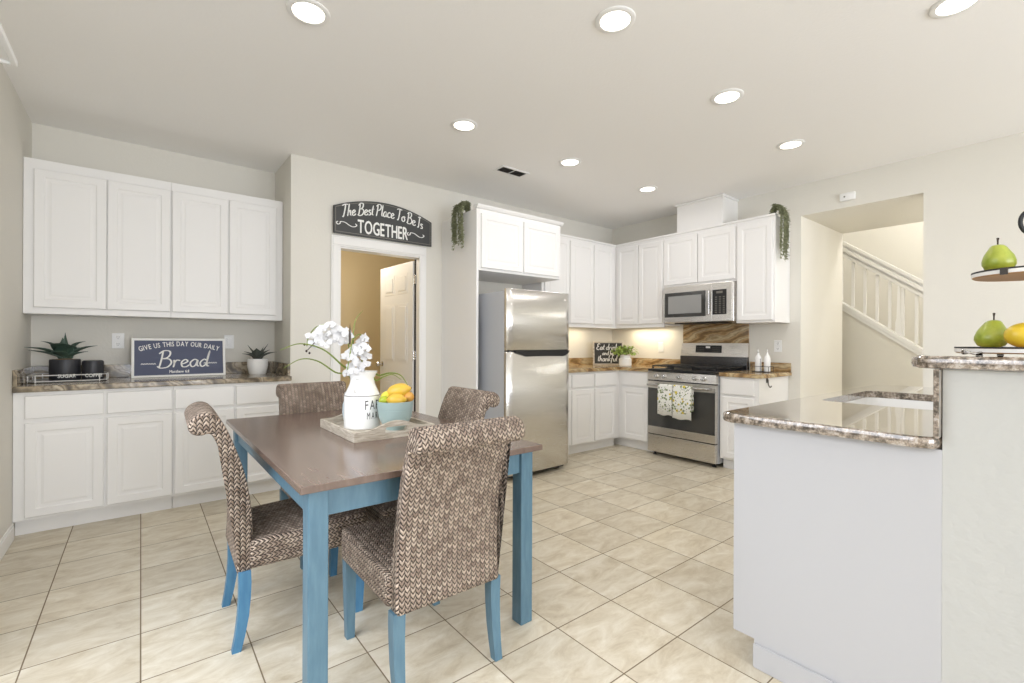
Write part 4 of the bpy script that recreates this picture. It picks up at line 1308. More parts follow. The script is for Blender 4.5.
# ------------------------------------------------------------------ things on the dining table
t_ = thing('serving_tray', 'whitewashed wooden serving tray with cut-out handles on the dining table', 'tray', (0.91, 2.22, ZT))
tx0, tx1, ty0, ty1 = 0.715, 1.108, 1.985, 2.465
obj('tray_base', B(tx0 + 0.012, tx1 - 0.012, ty0 + 0.012, ty1 - 0.012, ZT + 0.0003, ZT + 0.011), 'wash', t_)
obj('tray_side', B(tx0, tx0 + 0.012, ty0, ty1, ZT + 0.0003, ZT + 0.042, 0.0015), 'wash', t_)
obj('tray_side', B(tx1 - 0.012, tx1, ty0, ty1, ZT + 0.0003, ZT + 0.042, 0.0015), 'wash', t_)
def handle_board(y0, y1):
    bm = NB(); cx_ = (tx0 + tx1) / 2; W_ = (tx1 - tx0) / 2 - 0.0125
    N = 40
    out = [(cx_ - W_, ZT + 0.0003)]
    top = []
    for k in range(N + 1):
        s = -1 + 2 * k / N
        h_ = 0.042 + 0.036 * (0.5 + 0.5 * math.cos(PI * min(1, abs(s) / 0.85)))
        top.append((cx_ + W_ * s, ZT + h_))
    hole_t, hole_b = [], []
    for k in range(N + 1):
        x = top[k][0]; a = abs(x - cx_)
        if a < 0.058:
            e_ = 0.0135 * math.sqrt(max(0, 1 - max(0, (a - 0.0455) / 0.0125) ** 2)); hole_t.append((x, ZT + 0.038 + e_)); hole_b.append((x, ZT + 0.038 - e_))
        else: hole_t.append(None); hole_b.append(None)
    def quad(pA, pB, pC, pD):
        a = [bm.verts.new((p[0], y0, p[1])) for p in (pA, pB, pC, pD)]; b = [bm.verts.new((p[0], y1, p[1])) for p in (pA, pB, pC, pD)]
        bm.faces.new(a); bm.faces.new(b[::-1])
        for i in range(4): bm.faces.new((a[i], a[(i + 1) % 4], b[(i + 1) % 4], b[i]))
    for k in range(N):
        bA, bB = (top[k][0], ZT + 0.0003), (top[k + 1][0], ZT + 0.0003)
        if hole_t[k] and hole_t[k + 1]:
            quad(bA, bB, hole_b[k + 1], hole_b[k]); quad(hole_t[k], hole_t[k + 1], top[k + 1], top[k])
        else: quad(bA, bB, top[k + 1], top[k])
    bmesh.ops.remove_doubles(bm, verts=bm.verts[:], dist=1e-5)
    seen = {}
    for f in bm.faces: seen.setdefault(tuple(sorted(v.index for v in f.verts)), []).append(f)
    bm.verts.index_update(); seen = {}
    for f in bm.faces: seen.setdefault(tuple(sorted(v.index for v in f.verts)), []).append(f)
    bmesh.ops.delete(bm, geom=[f for fs in seen.values() if len(fs) > 1 for f in fs], context='FACES_ONLY')
    return bm
obj('handle_board', handle_board(ty0, ty0 + 0.012), 'wash', t_)
obj('handle_board', handle_board(ty1 - 0.012, ty1), 'wash', t_)
TB = ZT + 0.0115

JX, JY = 0.861, 2.276
t_ = thing('milk_jug', 'white enamel milk churn with dark farm lettering standing in the tray', 'jug', (JX, JY, TB))
prof = [(0, 0), (0.083, 0), (0.0865, 0.004), (0.0865, 0.155), (0.085, 0.163), (0.079, 0.173), (0.068, 0.196), (0.059, 0.218), (0.057, 0.232), (0.058, 0.246), (0.064, 0.262), (0.071, 0.273), (0.072, 0.277),
        (0.069, 0.277), (0.061, 0.262), (0.055, 0.246), (0.054, 0.232), (0.056, 0.218), (0.065, 0.194), (0.075, 0.17), (0.082, 0.153), (0.083, 0.008), (0, 0.008)]
obj('jug_body', lathe(NB(), [(r, TB + z) for r, z in prof], (JX, JY, 0), 48), 'ceramic', t_, smooth=35)
bm = NB(); tube(bm, [(JX + 0.0855 * math.cos(2 * PI * k / 48), JY + 0.0855 * math.sin(2 * PI * k / 48), TB + 0.161) for k in range(48)], 0.0022, 6, closed=True)
obj('seam_band', bm, 'kettle', t_, smooth=True)
for s in (0, 1):
    va = math.atan2(-JY, -JX) - 0.45 + s * PI
    bm = NB(); c_, s_ = math.cos(va), math.sin(va)
    pts = catmull([(JX + r * c_, JY + r * s_, TB + z) for r, z in ((0.060, 0.244), (0.082, 0.246), (0.094, 0.224), (0.089, 0.195), (0.077, 0.178))], 5)
    tube(bm, pts, 0.0045, 8); obj('jug_handle', bm, 'ceramic', t_, smooth=True)
va = math.atan2(-JY, -JX)            # direction from jug to the viewer side of the room
def wrap(x, y, o):                   # wraps lettering around the drum; text runs anticlockwise seen from above
    th = va + 0.80 + x / 0.087
    return Vector((JX + (0.0867 + o) * math.cos(th), JY + (0.0867 + o) * math.sin(th), TB + y))
bm = NB()
type_text(bm, 'FARM', 0.0, 0.096, 0.044, wrap, 0.0006, sx=0.62, gap=0.2)
type_text(bm, 'MARKET', 0.012, 0.050, 0.032, wrap, 0.0006, sx=0.5, gap=0.25)
obj('lettering', bm, 'letterdark', t_)

t_ = thing('small_vase', 'pale blue vase mostly hidden behind the white milk churn', 'vase', (0.865, 2.425, TB)); VX, VY = 0.850, 2.410
t_.location = (VX, VY, TB)
obj('vase_body', lathe(NB(), [(0, TB), (0.026, TB), (0.034, TB + 0.02), (0.041, TB + 0.06), (0.039, TB + 0.1), (0.028, TB + 0.135), (0.03, TB + 0.16), (0.027, TB + 0.16), (0.025, TB + 0.135), (0.036, TB + 0.1), (0.037, TB + 0.06), (0, TB + 0.01)], (VX, VY, 0), 28), 'bluevase', t_, smooth=40)

BX, BY = 0.971, 2.133
t_ = thing('fruit_bowl', 'teal ceramic bowl filled with lemons in the wooden tray', 'bowl', (BX, BY, TB))
prof = [(0, 0), (0.043, 0), (0.045, 0.006), (0.062, 0.022), (0.079, 0.055), (0.087, 0.112), (0.088, 0.115), (0.085, 0.116), (0.083, 0.113), (0.074, 0.055), (0.056, 0.026), (0.03, 0.012), (0, 0.010)]
obj('bowl_body', lathe(NB(), [(r, TB + z * 1.18) for r, z in prof], (BX, BY, 0), 40), 'teal', t_, smooth=40)
bm = NB()
for z, r in ((0.053, 0.0735), (0.095, 0.0830)): tube(bm, [(BX + r * math.cos(2 * PI * k / 40), BY + r * math.sin(2 * PI * k / 40), TB + z) for k in range(40)], 0.0012, 5, closed=True)
obj('ribbing', bm, 'teal', t_, smooth=True)
def citrus(label, c, L_, r_, rot, m_, cat='lemon', grp='fruit in the teal bowl'):
    e_ = thing('lemon' if cat == 'lemon' else cat, label, cat, c, grp)
    pr = [(0, -L_)] + [(r_ * math.sqrt(max(0, 1 - (s * s))) ** 0.9 * (1 if abs(s) < .8 else .92), s * L_ * 0.93) for s in [-1 + 2 * k / 14 for k in range(1, 14)]] + [(0, L_)]
    pr[0] = (0, -L_ * 1.0); 
    bm = lathe(NB(), [(0, -L_ * 1.06), (r_ * 0.16, -L_ * 1.03)] + pr[1:-1] + [(r_ * 0.16, L_ * 1.03), (0, L_ * 1.06)], seg=24)
    bm.transform(Matrix.Rotation(rot[1], 4, 'Z') @ Matrix.Rotation(rot[0], 4, 'Y'))
    obj('fruit_skin', bm, m_, e_, smooth='all', local=True)
    bm = lathe(NB(), [(0, L_ * 1.04), (r_ * 0.1, L_ * 1.05), (r_ * 0.06, L_ * 1.09), (0, L_ * 1.1)], seg=8)
    bm.transform(Matrix.Rotation(rot[1], 4, 'Z') @ Matrix.Rotation(rot[0], 4, 'Y'))
    obj('stem_end', bm, 'stem', e_, local=True)
va_ = YAW - PI / 2   # screen-right direction
rt = lambda dx, dd: (BX + dx * math.cos(va_) + dd * math.cos(YAW), BY + dx * math.sin(va_) + dd * math.sin(YAW))
def fr_at(dx, dd, z): x, y = rt(dx, dd); return (x, y, TB + z + 0.021)
citrus('big golden lemon lying across the top of the fruit in the teal bowl', fr_at(0.010, 0.018, 0.160), 0.062, 0.038, (PI / 2 - 0.25, va_), 'lemon')
citrus('yellow lemon at the front rim of the teal bowl', fr_at(0.014, -0.036, 0.124), 0.046, 0.031, (PI / 2, va_ + 0.2), 'lemon')
citrus('pale yellow lemon at the left side of the teal bowl, beside the white churn', fr_at(-0.044, 0.014, 0.132), 0.038, 0.029, (PI / 2 - 0.5, va_ + 0.9), 'lemonpale')
citrus('green lime at the left front of the teal bowl', fr_at(-0.047, -0.030, 0.120), 0.026, 0.0235, (PI / 2, va_ - 0.8), 'lime')
citrus('orange-yellow fruit at the right side of the teal bowl', fr_at(0.060, 0.016, 0.132), 0.030, 0.027, (PI / 2, va_ + 1.2), 'orange')

# orchid: built around the jug mouth in its own frame (right, away, up)
ox, oy, oz = JX, JY, TB + 0.24
def OP(dx, dz, dd=0.0): return Vector((ox + dx * math.cos(va_) + dd * math.cos(YAW), oy + dx * math.sin(va_) + dd * math.sin(YAW), dz))
def px(x, y, dd=0.0):    # offsets measured off the plant: 202 px per metre at the jug
    return OP((x - 362.5) / 202 * (1 + dd / 2.32), CAM_H - (y - 343.4) / 202 * (1 + dd / 2.32), dd)
t_ = thing('orchid', 'white orchid spray with arching green blades rising from the milk churn', 'plant', (JX, JY, TB + 0.02))
bm = NB(); tube(bm, catmull([OP(-0.005, TB + 0.012), px(357, 378), px(352, 358, -0.02), px(347, 338, -0.02), px(334, 327, -0.03), px(320, 328, -0.04), px(312, 338, -0.05), px(310, 348, -0.05)], 6), 0.0028, 7)
obj('stem', bm, 'grass', t_, smooth=True)
bm = NB(); tube(bm, catmull([OP(0.005, TB + 0.012), px(361, 378), px(362, 362), px(366, 346, -0.02), px(362, 336, -0.03), px(356, 342, -0.05), px(354, 356, -0.06), px(352, 372, -0.07)], 6), 0.0028, 7)
obj('stem', bm, 'grass', t_, smooth=True)
bm = NB(); tube(bm, catmull([px(334, 335, -0.02), px(326, 337, -0.04), px(319, 344, -0.06), px(312, 352, -0.07)], 6), 0.0022, 6)
for q in ((311, 353), (309, 346.5), (314, 355)):
    c_ = px(*q, -0.07); lathe(bm, [(0, -0.006), (0.004, -0.003), (0.0055, 0.001), (0.003, 0.006), (0, 0.008)], c_, 8)
obj('bud_stem', bm, 'stem', t_, smooth=True)
bm = NB(); blade(bm, px(356.5, 346, -0.10), px(356, 325, -0.09), 0.010, 0, 0.003, 6); obj('dark_spike', bm, 'stem', t_)
def grass(pts, w0=0.009):
    P_ = catmull(pts, 6); bm = NB(); n = len(P_); L_, R_, L2, R2_ = [], [], [], []
    for i, p in enumerate(P_):
        d = (P_[min(i + 1, n - 1)] - P_[max(i - 1, 0)]).normalized(); s = d.cross(Vector((math.cos(YAW) * .8, math.sin(YAW) * .8, 0.6))).normalized()
        q = d.cross(s).normalized() * 0.0008; wd = w0 * 0.5 * (1 - 0.85 * (i / n) ** 2)
        L_.append(bm.verts.new(p + s * wd + q)); R_.append(bm.verts.new(p - s * wd + q)); L2.append(bm.verts.new(p + s * wd - q)); R2_.append(bm.verts.new(p - s * wd - q))
    for i in range(n - 1):
        bm.faces.new((L_[i], L_[i + 1], R_[i + 1], R_[i])); bm.faces.new((L2[i], R2_[i], R2_[i + 1], L2[i + 1]))
        bm.faces.new((L_[i], L2[i], L2[i + 1], L_[i + 1])); bm.faces.new((R_[i], R_[i + 1], R2_[i + 1], R2_[i]))
    bm.faces.new((L_[0], R_[0], R2_[0], L2[0])); bm.faces.new((L_[-1], L2[-1], R2_[-1], R_[-1]))
    obj('leaf_blade', bm, 'grass', t_, smooth=True)
b0 = OP(-0.012, TB + 0.03)
grass([b0, px(352, 378), px(343, 366, -0.03), px(328, 351, -0.08), px(308, 345.5, -0.12), px(290, 352, -0.15)], 0.011)
grass([b0, px(351, 380), px(338, 374, -0.04), px(324, 363, -0.09), px(309, 361, -0.12), px(294, 370, -0.15)], 0.010)
grass([OP(0.012, TB + 0.03), px(371, 388 - 10), px(378, 377, 0.03), px(388, 374.5, 0.04), px(398, 377, 0.05), px(405, 388, 0.06)], 0.011)
grass([OP(0.014, TB + 0.03), px(370, 384 - 8), px(376, 384 - 2, 0.0), px(383, 378, 0.02), px(391, 376, 0.03), px(399, 381, 0.04)], 0.009)
grass([OP(-0.004, TB + 0.03), px(355, 372), px(352, 352, 0.02), px(351, 332, 0.04), px(353, 320, 0.05), px(359, 312, 0.06)], 0.007)
# flower prototype (faces local -Y), copied with obj.copy()
random.seed(11)
fb_ = NB()
for k in range(3):
    a = PI / 2 + k * 2 * PI / 3; blade(fb_, (0, 0, 0), (0.031 * math.cos(a), 0.004, 0.031 * math.sin(a)), 0.019, 0, 0.0015, 6, up=Vector((0, -1, 0)), cup=0.2)
for s in (-1, 1):
    bm2 = NB(); blade(bm2, (0, -0.002, 0), (0.034 * s, -0.001, 0.006), 0.038, 0, 0.0015, 7, up=Vector((0, -1, 0)), cup=0.15); merge(fb_, bm2)
flower0 = None
lip = NB(); blade(lip, (0, -0.003, 0.002), (0, -0.014, -0.013), 0.012, 0, 0.002, 4, cup=0.6); lathe(lip, [(0, -0.003), (0.004, 0), (0.003, 0.004), (0, 0.005)], (0, -0.005, 0), 8)
spots_f = [(310, 344), (314, 335), (320, 329), (318, 341), (326, 334), (328, 325), (335, 329), (336, 338), (343, 331), (345, 340), (350, 335), (308, 336), (323, 348 - 3), (330, 343 - 2), (340, 345 - 3),
           (353, 349), (360, 341), (366, 338), (368, 348), (361, 352), (354, 358), (366, 357), (359, 364), (350, 366), (368, 364), (346, 373), (356, 371), (363, 369.5), (363, 346), (348, 357), (312, 340), (317, 334), (322, 338), (331, 334), (338, 333), (357, 347), (364, 354), (357, 362), (350, 352), (361, 366), (355, 353)]
for i, (fx, fy) in enumerate(spots_f):
    fx += 6 if fx < 345 else 3; fy += 2
    dd = (-0.045 if fx < 350 else -0.05) + random.uniform(-0.03, 0.02)
    p = px(fx, fy, dd)
    if flower0 is None:
        f0 = obj('flower', fb_, 'petal', t_, smooth=True, local=True); f1 = obj('lip', lip, 'petal', f0, smooth=True, local=True); flower0 = f0; f_ = f0
    else: f_ = copy_tree(flower0, t_)
    f_.location = p - t_.location
    f_.rotation_euler = (random.uniform(-0.5, 0.25), random.uniform(-0.5, 0.5), va_ + random.uniform(-0.7, 0.7))
    f_.scale = [random.uniform(0.78, 0.98)] * 3

# ------------------------------------------------------------------ things on the alcove ledge
CT = 0.9143
t_ = thing('wire_tray', 'white wire-rimmed tray holding two black canisters on the grey ledge', 'tray', (-0.37, 4.37, CT))
oct_ = [(-0.53, 4.24), (-0.22, 4.24), (-0.185, 4.29), (-0.185, 4.47), (-0.22, 4.53), (-0.53, 4.53), (-0.57, 4.47), (-0.57, 4.29)]
bm = NB(); prism(bm, oct_, 'z', CT, CT + 0.006); obj('tray_base', bm, 'glassblack', t_)
bm = NB()
for z in (CT + 0.010, CT + 0.048): tube(bm, [(x, y, z) for x, y in oct_], 0.0035, 6, closed=True)
for (x, y) in oct_: tube(bm, [(x, y, CT + 0.002), (x, y, CT + 0.048)], 0.0035, 6)
obj('wire_rim', bm, 'wire', t_, smooth=True)
C0 = CT + 0.0065
def canister(label, c, r, h, word, lid):
    e_ = thing('canister', label, 'canister', (c[0], c[1], C0), 'black canisters in the wire tray')
    obj('canister_body', lathe(NB(), [(0, C0), (r * 0.96, C0), (r, C0 + 0.006), (r, C0 + h - 0.008), (r * 0.97, C0 + h), (r * 0.9, C0 + h), (r * 0.9, C0 + h - 0.012), (0, C0 + h - 0.012)], (c[0], c[1], 0), 36), 'blackcan', e_, smooth=35)
    th0 = math.atan2(-c[1], -c[0]) + 0.12
    bm = NB(); type_text(bm, word, 0, 0.02, 0.022, lambda x, y, o: Vector((c[0] + (r + o) * math.cos(th0 + x / r), c[1] + (r + o) * math.sin(th0 + x / r), C0 + y)), 0.0008, sx=0.9, gap=0.15, bold=0.0008)
    obj('lettering', bm, 'letter', e_)
    if lid: obj('lid', lathe(NB(), [(0, C0 + h - 0.0115), (r * 0.88, C0 + h - 0.0115), (r * 0.88, C0 + h + 0.004), (0, C0 + h + 0.006)], (c[0], c[1], 0), 32), 'blackcan', e_, smooth=35)
    return e_
canister('black sugar canister with a spiky succulent in it, left in the wire tray', (-0.405, 4.40), 0.080, 0.142, 'SUGAR', False)
canister('smaller black canister right of the succulent in the wire tray', (-0.262, 4.375), 0.058, 0.128, 'COFFEE', True)
t_ = thing('succulent', 'large dark green spiky succulent in the black canister', 'plant', (-0.405, 4.40, C0 + 0.131))
obj('soil', lathe(NB(), [(0, C0 + 0.1305), (0.070, C0 + 0.1305), (0.070, C0 + 0.139), (0.03, C0 + 0.146), (0, C0 + 0.148)], (-0.405, 4.40, 0), 24), 'soil', t_)
def leaves(t_, c, specs, m_, w_):
    for dx, dz, dd, wd, lift in specs:
        bm = NB(); tip = (c[0] + dx, c[1] + dd, c[2] + dz)
        blade(bm, c, tip, wd * w_, lift, 0.006, 9, cup=0.35); obj('leaf', bm, m_, t_, smooth=True)
leaves(t_, (-0.405, 4.40, C0 + 0.14), [(-0.19, 0.085, -0.05, 1.1, 0.02), (-0.185, 0.065, 0.03, .8, 0.01), (-0.115, 0.125, -0.03, 1, 0.03), (-0.02, 0.15, 0.06, 1.0, 0.0), (0.0, 0.185, 0.0, .5, 0), (0.10, 0.125, 0.05, 1, 0.03),
    (0.165, 0.095, 0.0, 1.1, 0.02), (0.12, 0.055, -0.05, .8, 0.01), (-0.055, 0.11, -0.10, 1.7, 0.03), (0.03, 0.10, -0.11, 1.5, 0.02), (-0.03, 0.12, 0.10, 1.2, 0.02), (0.08, 0.08, 0.12, 1.1, 0.02), (-0.12, 0.05, 0.12, 1, .02), (-0.06, 0.05, -0.13, 1, .02)], 'leafdark', 0.078)

t_ = thing('bread_sign', 'blue rectangular sign reading Bread in a white frame, leaning on the ledge', 'sign', (0.243, 4.47, CT))
Bp = lambda a, z, o: Vector((a, 4.455 + z * 0.20 - o, CT + z))
def slab_on(P, a0, a1, z0, z1, o0, o1, bm=None):
    bm = bm or NB(); v = [bm.verts.new(P(a, z, o)) for o in (o0, o1) for a, z in ((a0, z0), (a1, z0), (a1, z1), (a0, z1))]
    bm.faces.new(v[:4]); bm.faces.new(v[4:][::-1])
    for k in range(4): bm.faces.new((v[k], v[(k + 1) % 4], v[4 + (k + 1) % 4], v[4 + k]))
    return bm
obj('board', slab_on(Bp, -0.04, 0.53, 0.015, 0.28, -0.004, 0.006), 'navy', t_)
bm = slab_on(Bp, -0.055, 0.543, 0.0012, 0.016, -0.006, 0.014); slab_on(Bp, -0.055, 0.543, 0.279, 0.296, -0.006, 0.014, bm); slab_on(Bp, -0.055, -0.039, 0.016, 0.279, -0.006, 0.014, bm); slab_on(Bp, 0.527, 0.543, 0.016, 0.279, -0.006, 0.014, bm)
obj('frame', bm, 'letter', t_)
bm = NB(); P_ = lambda x, y, o: Bp(x, y, 0.0062 + o)
type_text(bm, 'GIVE US THIS DAY OUR DAILY', 0.244, 0.236, 0.036, P_, sx=0.64, gap=0.13, curve=lambda x: -0.62 * (x - 0.244) ** 2, bold=0.0007)
script(bm, 'Bread', 0.098, 0.072, 0.128, 0.0088, P_, sx=1.08, slant=0.1)
type_text(bm, 'Matthew 6:11', 0.235, 0.030, 0.021, P_, sx=0.8, bold=0.0007)
for s, x0 in ((1, 0.0), (1, 0.395)):
    for k in range(6): ribbon(bm, [(x0 + k * 0.015, 0.098), (x0 + 0.007 + k * 0.015, 0.106), (x0 + 0.014 + k * 0.015, 0.098)], 0.003, P_, 0.0015)
    ribbon(bm, [(x0, 0.097), (x0 + 0.045, 0.0985), (x0 + 0.09, 0.097)], 0.002, P_, 0.0012)
obj('lettering', bm, 'letter', t_)

t_ = thing('potted_succulent', 'small grey-green succulent in a white ribbed pot at the right of the ledge', 'plant', (0.770, 4.41, CT))
obj('pot', lathe(NB(), [(0, CT), (0.060, CT), (0.066, CT + 0.01), (0.078, CT + 0.07), (0.079, CT + 0.128), (0.076, CT + 0.130), (0.072, CT + 0.126), (0.070, CT + 0.11), (0, CT + 0.11)], (0.770, 4.41, 0), 32), 'ceramic', t_, smooth=35)
bm = NB()
for k in range(4): tube(bm, [(0.770 + (0.0785 + 0.0 * k) * math.cos(2 * PI * j / 32), 4.41 + 0.0785 * math.sin(2 * PI * j / 32), CT + 0.075 + k * 0.013) for j in range(32)], 0.0016, 5, closed=True)
obj('ribbing', bm, 'ceramic', t_, smooth=True)
obj('soil', lathe(NB(), [(0, CT + 0.1105), (0.069, CT + 0.1105), (0.069, CT + 0.118), (0, CT + 0.124)], (0.770, 4.41, 0), 24), 'soil', t_)
leaves(t_, (0.770, 4.41, CT + 0.12), [(-0.12, 0.055, -0.03, 1.0, 0.01), (-0.075, 0.125, 0.0, 1.2, 0.0), (-0.02, 0.10, -0.06, 2.0, 0.0), (0.085, 0.135, 0.03, .5, 0), (0.05, 0.11, 0.03, .5, 0), (0.145, 0.065, -0.02, 1.3, 0.015), (0.08, 0.085, -0.06, 1.2, 0.01), (-0.09, 0.07, 0.08, 1, 0.01), (0.02, 0.08, 0.10, 1, 0.01)], 'leafgrey', 0.050)

# sign above the doorway
t_ = thing('doorway_sign', 'dark arched sign reading Together, mounted over the open doorway', 'sign', (1.735, VD, 2.12))
fr = Face('A', VD); sp = lambda a, z, o: fr.P(a, o, z)
def arc_z(a, lo=2.345, hi=2.447): s = (a - 1.737) / 0.465; return lo + (hi - lo) * (1 - s * s)
def arch(a0, a1, z0, dz, o0, o1, N=24):
    bm = NB(); pts = [(a0, z0), (a1, z0)] + [(a1 + (a0 - a1) * k / N, arc_z(a1 + (a0 - a1) * k / N) - dz) for k in range(N + 1)]
    A = [bm.verts.new(sp(a, z, o0)) for a, z in pts]; C = [bm.verts.new(sp(a, z, o1)) for a, z in pts]
    bm.faces.new(A); bm.faces.new(C[::-1])
    for k in range(len(pts)): bm.faces.new((A[k], A[(k + 1) % len(pts)], C[(k + 1) % len(pts)], C[k]))
    return bm
obj('board', arch(1.272, 2.202, 2.114, 0, 0.021, 0.034), 'charcoal', t_)
bm = NB()
def band(pts, wd): 
    for a, b in zip(pts, pts[1:]):
        ribbon(bm, [a, b], wd, sp2, 0.001)
sp2 = lambda x, y, o: sp(x, y, 0.0342 + o)
N = 24; i_ = 0.016
loop = [(1.272 + i_, 2.114 + i_), (2.202 - i_, 2.114 + i_)] + [(2.202 - i_ - (0.93 - 2 * i_) * k / N, arc_z(2.202 - i_ - (0.93 - 2 * i_) * k / N) - i_) for k in range(N + 1)]
loop.append(loop[0])
for a, b in zip(loop, loop[1:]):
    d = Vector((b[0] - a[0], b[1] - a[1])); L_ = d.length
    if L_ < 1e-5: continue
    nn = Vector((-d.y, d.x)) / L_ * 0.0028
    v = [bm.verts.new(sp2(p[0] + s * nn.x, p[1] + s * nn.y, o)) for o in (0, 0.001) for p, s in ((a, 1), (b, 1), (b, -1), (a, -1))]
    bm.faces.new(v[:4]); bm.faces.new(v[4:])
    for k in range(4): bm.faces.new((v[k], v[(k + 1) % 4], v[4 + (k + 1) % 4], v[4 + k]))
obj('border_line', bm, M['kettle'], t_)
bm = NB()
type_text(bm, 'TOGETHER', 1.715, 2.144, 0.114, sp2, 0.0012, sx=0.55, gap=0.09, bold=0.0022)
script(bm, 'The Best Place To Be Is', 1.335, 2.246, 0.104, 0.0085, sp2, 0.0012, sx=0.80, curve=lambda x: 0.075 * (1 - ((x - 1.737) / 0.43) ** 2) , slant=0.1)
for s in (-1, 1):
    c0 = 1.72 + s * 0.325
    ribbon(bm, [(c0 - 0.085, 2.215), (c0 - 0.10, 2.205), (c0 - 0.09, 2.19), (c0 - 0.07, 2.198), (c0 - 0.065, 2.215), (c0 - 0.03, 2.215), (c0, 2.2), (c0 + 0.03, 2.187), (c0 + 0.06, 2.19), (c0 + 0.075, 2.205), (c0 + 0.06, 2.215)], 0.007, sp2, 0.0012)
obj('lettering', bm, 'letter', t_)

# corner of the kitchen: chalkboard sign, leafy plant, bottles, hook
t_ = thing('chalkboard_sign', 'small black chalkboard sign in a pale frame in the kitchen corner', 'sign', (4.55, 3.80, CT))
dirx = Vector((0.80, -0.60, 0)); nrm_ = Vector((-0.60, -0.80, 0)); c0 = Vector((4.55, 3.80, CT))
Cp = lambda a, z, o: c0 + dirx * a + nrm_ * (o - z * 0.1) + Vector((0, 0, z))
obj('board', slab_on(Cp, -0.175, 0.175, 0.012, 0.278, -0.004, 0.006), 'chalk', t_)
bm = slab_on(Cp, -0.19, 0.19, 0.001, 0.018, -0.006, 0.014); slab_on(Cp, -0.19, 0.19, 0.272, 0.289, -0.006, 0.014, bm); slab_on(Cp, -0.19, -0.173, 0.018, 0.272, -0.006, 0.014, bm); slab_on(Cp, 0.173, 0.19, 0.018, 0.272, -0.006, 0.014, bm)
obj('frame', bm, M['wash'], t_)
bm = NB(); P_ = lambda x, y, o: Cp(x, y, 0.0062 + o)
script(bm, 'Eat drink', -0.145, 0.187, 0.078, 0.0062, P_, sx=0.98)
script(bm, 'and be', -0.075, 0.122, 0.058, 0.0055, P_, sx=1.0)
script(bm, 'thankful', -0.135, 0.045, 0.078, 0.0062, P_, sx=1.0)
obj('lettering', bm, 'letter', t_)
t_ = thing('potted_plant', 'bright leafy green plant in a cream pot beside the chalkboard sign', 'plant', (4.46, 3.44, CT))
pc_ = (4.53, 3.525)
t_.location = (*pc_, CT)
obj('pot', lathe(NB(), [(0, CT), (0.068, CT), (0.074, CT + 0.008), (0.074, CT + 0.085), (0.06, CT + 0.098), (0.058, CT + 0.125), (0.064, CT + 0.13), (0.058, CT + 0.13), (0.052, CT + 0.11), (0, CT + 0.11)], (*pc_, 0), 28), 'ceramic', t_, smooth=35)
random.seed(5)
bm = NB()
for k in range(190):
    th = random.uniform(0, 2 * PI); el = random.uniform(0.02, 1.4); r = random.uniform(0.05, 0.165)
    tip = Vector((pc_[0] + r * math.cos(th) * math.cos(el) * 1.05, pc_[1] + r * math.sin(th) * math.cos(el) * 1.05, CT + 0.14 + r * math.sin(el) * 0.75))
    b = tip - Vector((random.uniform(-.02, .02), random.uniform(-.02, .02), random.uniform(-0.002, .024))).normalized() * 0.034; blade(bm, b, tip, 0.03, 0.004, 0.0012, 4)
obj('foliage', bm, 'leafbright', t_, smooth=True)
bm = NB()
for k in range(12):
    th = 2 * PI * k / 12; tube(bm, [(*pc_, CT + 0.108), (pc_[0] + 0.05 * math.cos(th), pc_[1] + 0.05 * math.sin(th), CT + 0.19)], 0.0016, 5)
obj('stem', bm, 'leafvine', t_)

t_ = thing('bottle_caddy', 'black wire caddy around two white bottles right of the range', 'caddy', (4.66, 2.035, CT))
qx = 4.66
b1, b2 = (qx, 2.048), (qx + 0.03, 1.978)
cx_, cy_ = (b1[0] + b2[0]) / 2, (b1[1] + b2[1]) / 2
def rrect(z): return [(cx_ + dx, cy_ + dy, z) for dx, dy in ((-0.052, -0.075), (0.052, -0.075), (0.052, 0.075), (-0.052, 0.075))]
bm = NB(); box(bm, cx_ - 0.052, cx_ + 0.052, cy_ - 0.075, cy_ + 0.075, CT, CT + 0.006)
obj('caddy_base', bm, 'iron', t_)
bm = NB(); tube(bm, rrect(CT + 0.055), 0.0025, 6, closed=True)
for p in rrect(CT): tube(bm, [p, (p[0], p[1], CT + 0.055)], 0.0025, 6)
tube(bm, [(cx_ - 0.052, cy_, CT + 0.004), (cx_ - 0.052, cy_, CT + 0.13)], 0.003, 6)
obj('caddy_wire', bm, 'iron', t_)
bt = None
for k, (x, y) in enumerate((b1, b2)):
    lab = ['white bottle in the black wire caddy, the one nearer the range', 'white bottle in the black wire caddy, the one nearer the stair opening'][k]
    if bt is None:
        bt = thing('bottle', lab, 'bottle', (x, y, CT + 0.0065), 'white bottles in the wire caddy')
        obj('bottle_body', lathe(NB(), [(0, 0), (0.026, 0), (0.028, 0.004), (0.028, 0.125), (0.022, 0.145), (0.010, 0.16), (0.009, 0.178), (0, 0.178)], seg=24), 'ceramic', bt, smooth=40, local=True)
        bm = lathe(NB(), [(0, 0.1785), (0.010, 0.1785), (0.010, 0.188), (0.004, 0.19), (0.003, 0.212), (0, 0.213)], seg=14); tube(bm, [(0, 0, 0.205), (-0.012, 0, 0.214), (-0.02, 0, 0.21)], 0.0025, 6)
        obj('pourer', bm, 'steelh', bt, smooth=True, local=True)
        bm = NB(); type_text(bm, 'oil', 0, 0.06, 0.012, lambda x_, y_, o: Vector((-(0.0282 + o) * math.cos(x_ / .028), (0.0282 + o) * math.sin(x_ / .028) * -1, y_)), 0.0004)
        bm.free()
    else:
        o = copy_tree(bt); o.location = (x, y, CT + 0.0065); o['label'] = lab
t_ = thing('wall_hook', 'small dark metal hook on the end of the base cabinet right of the range', 'hook', (4.46, 1.883, 0.80))
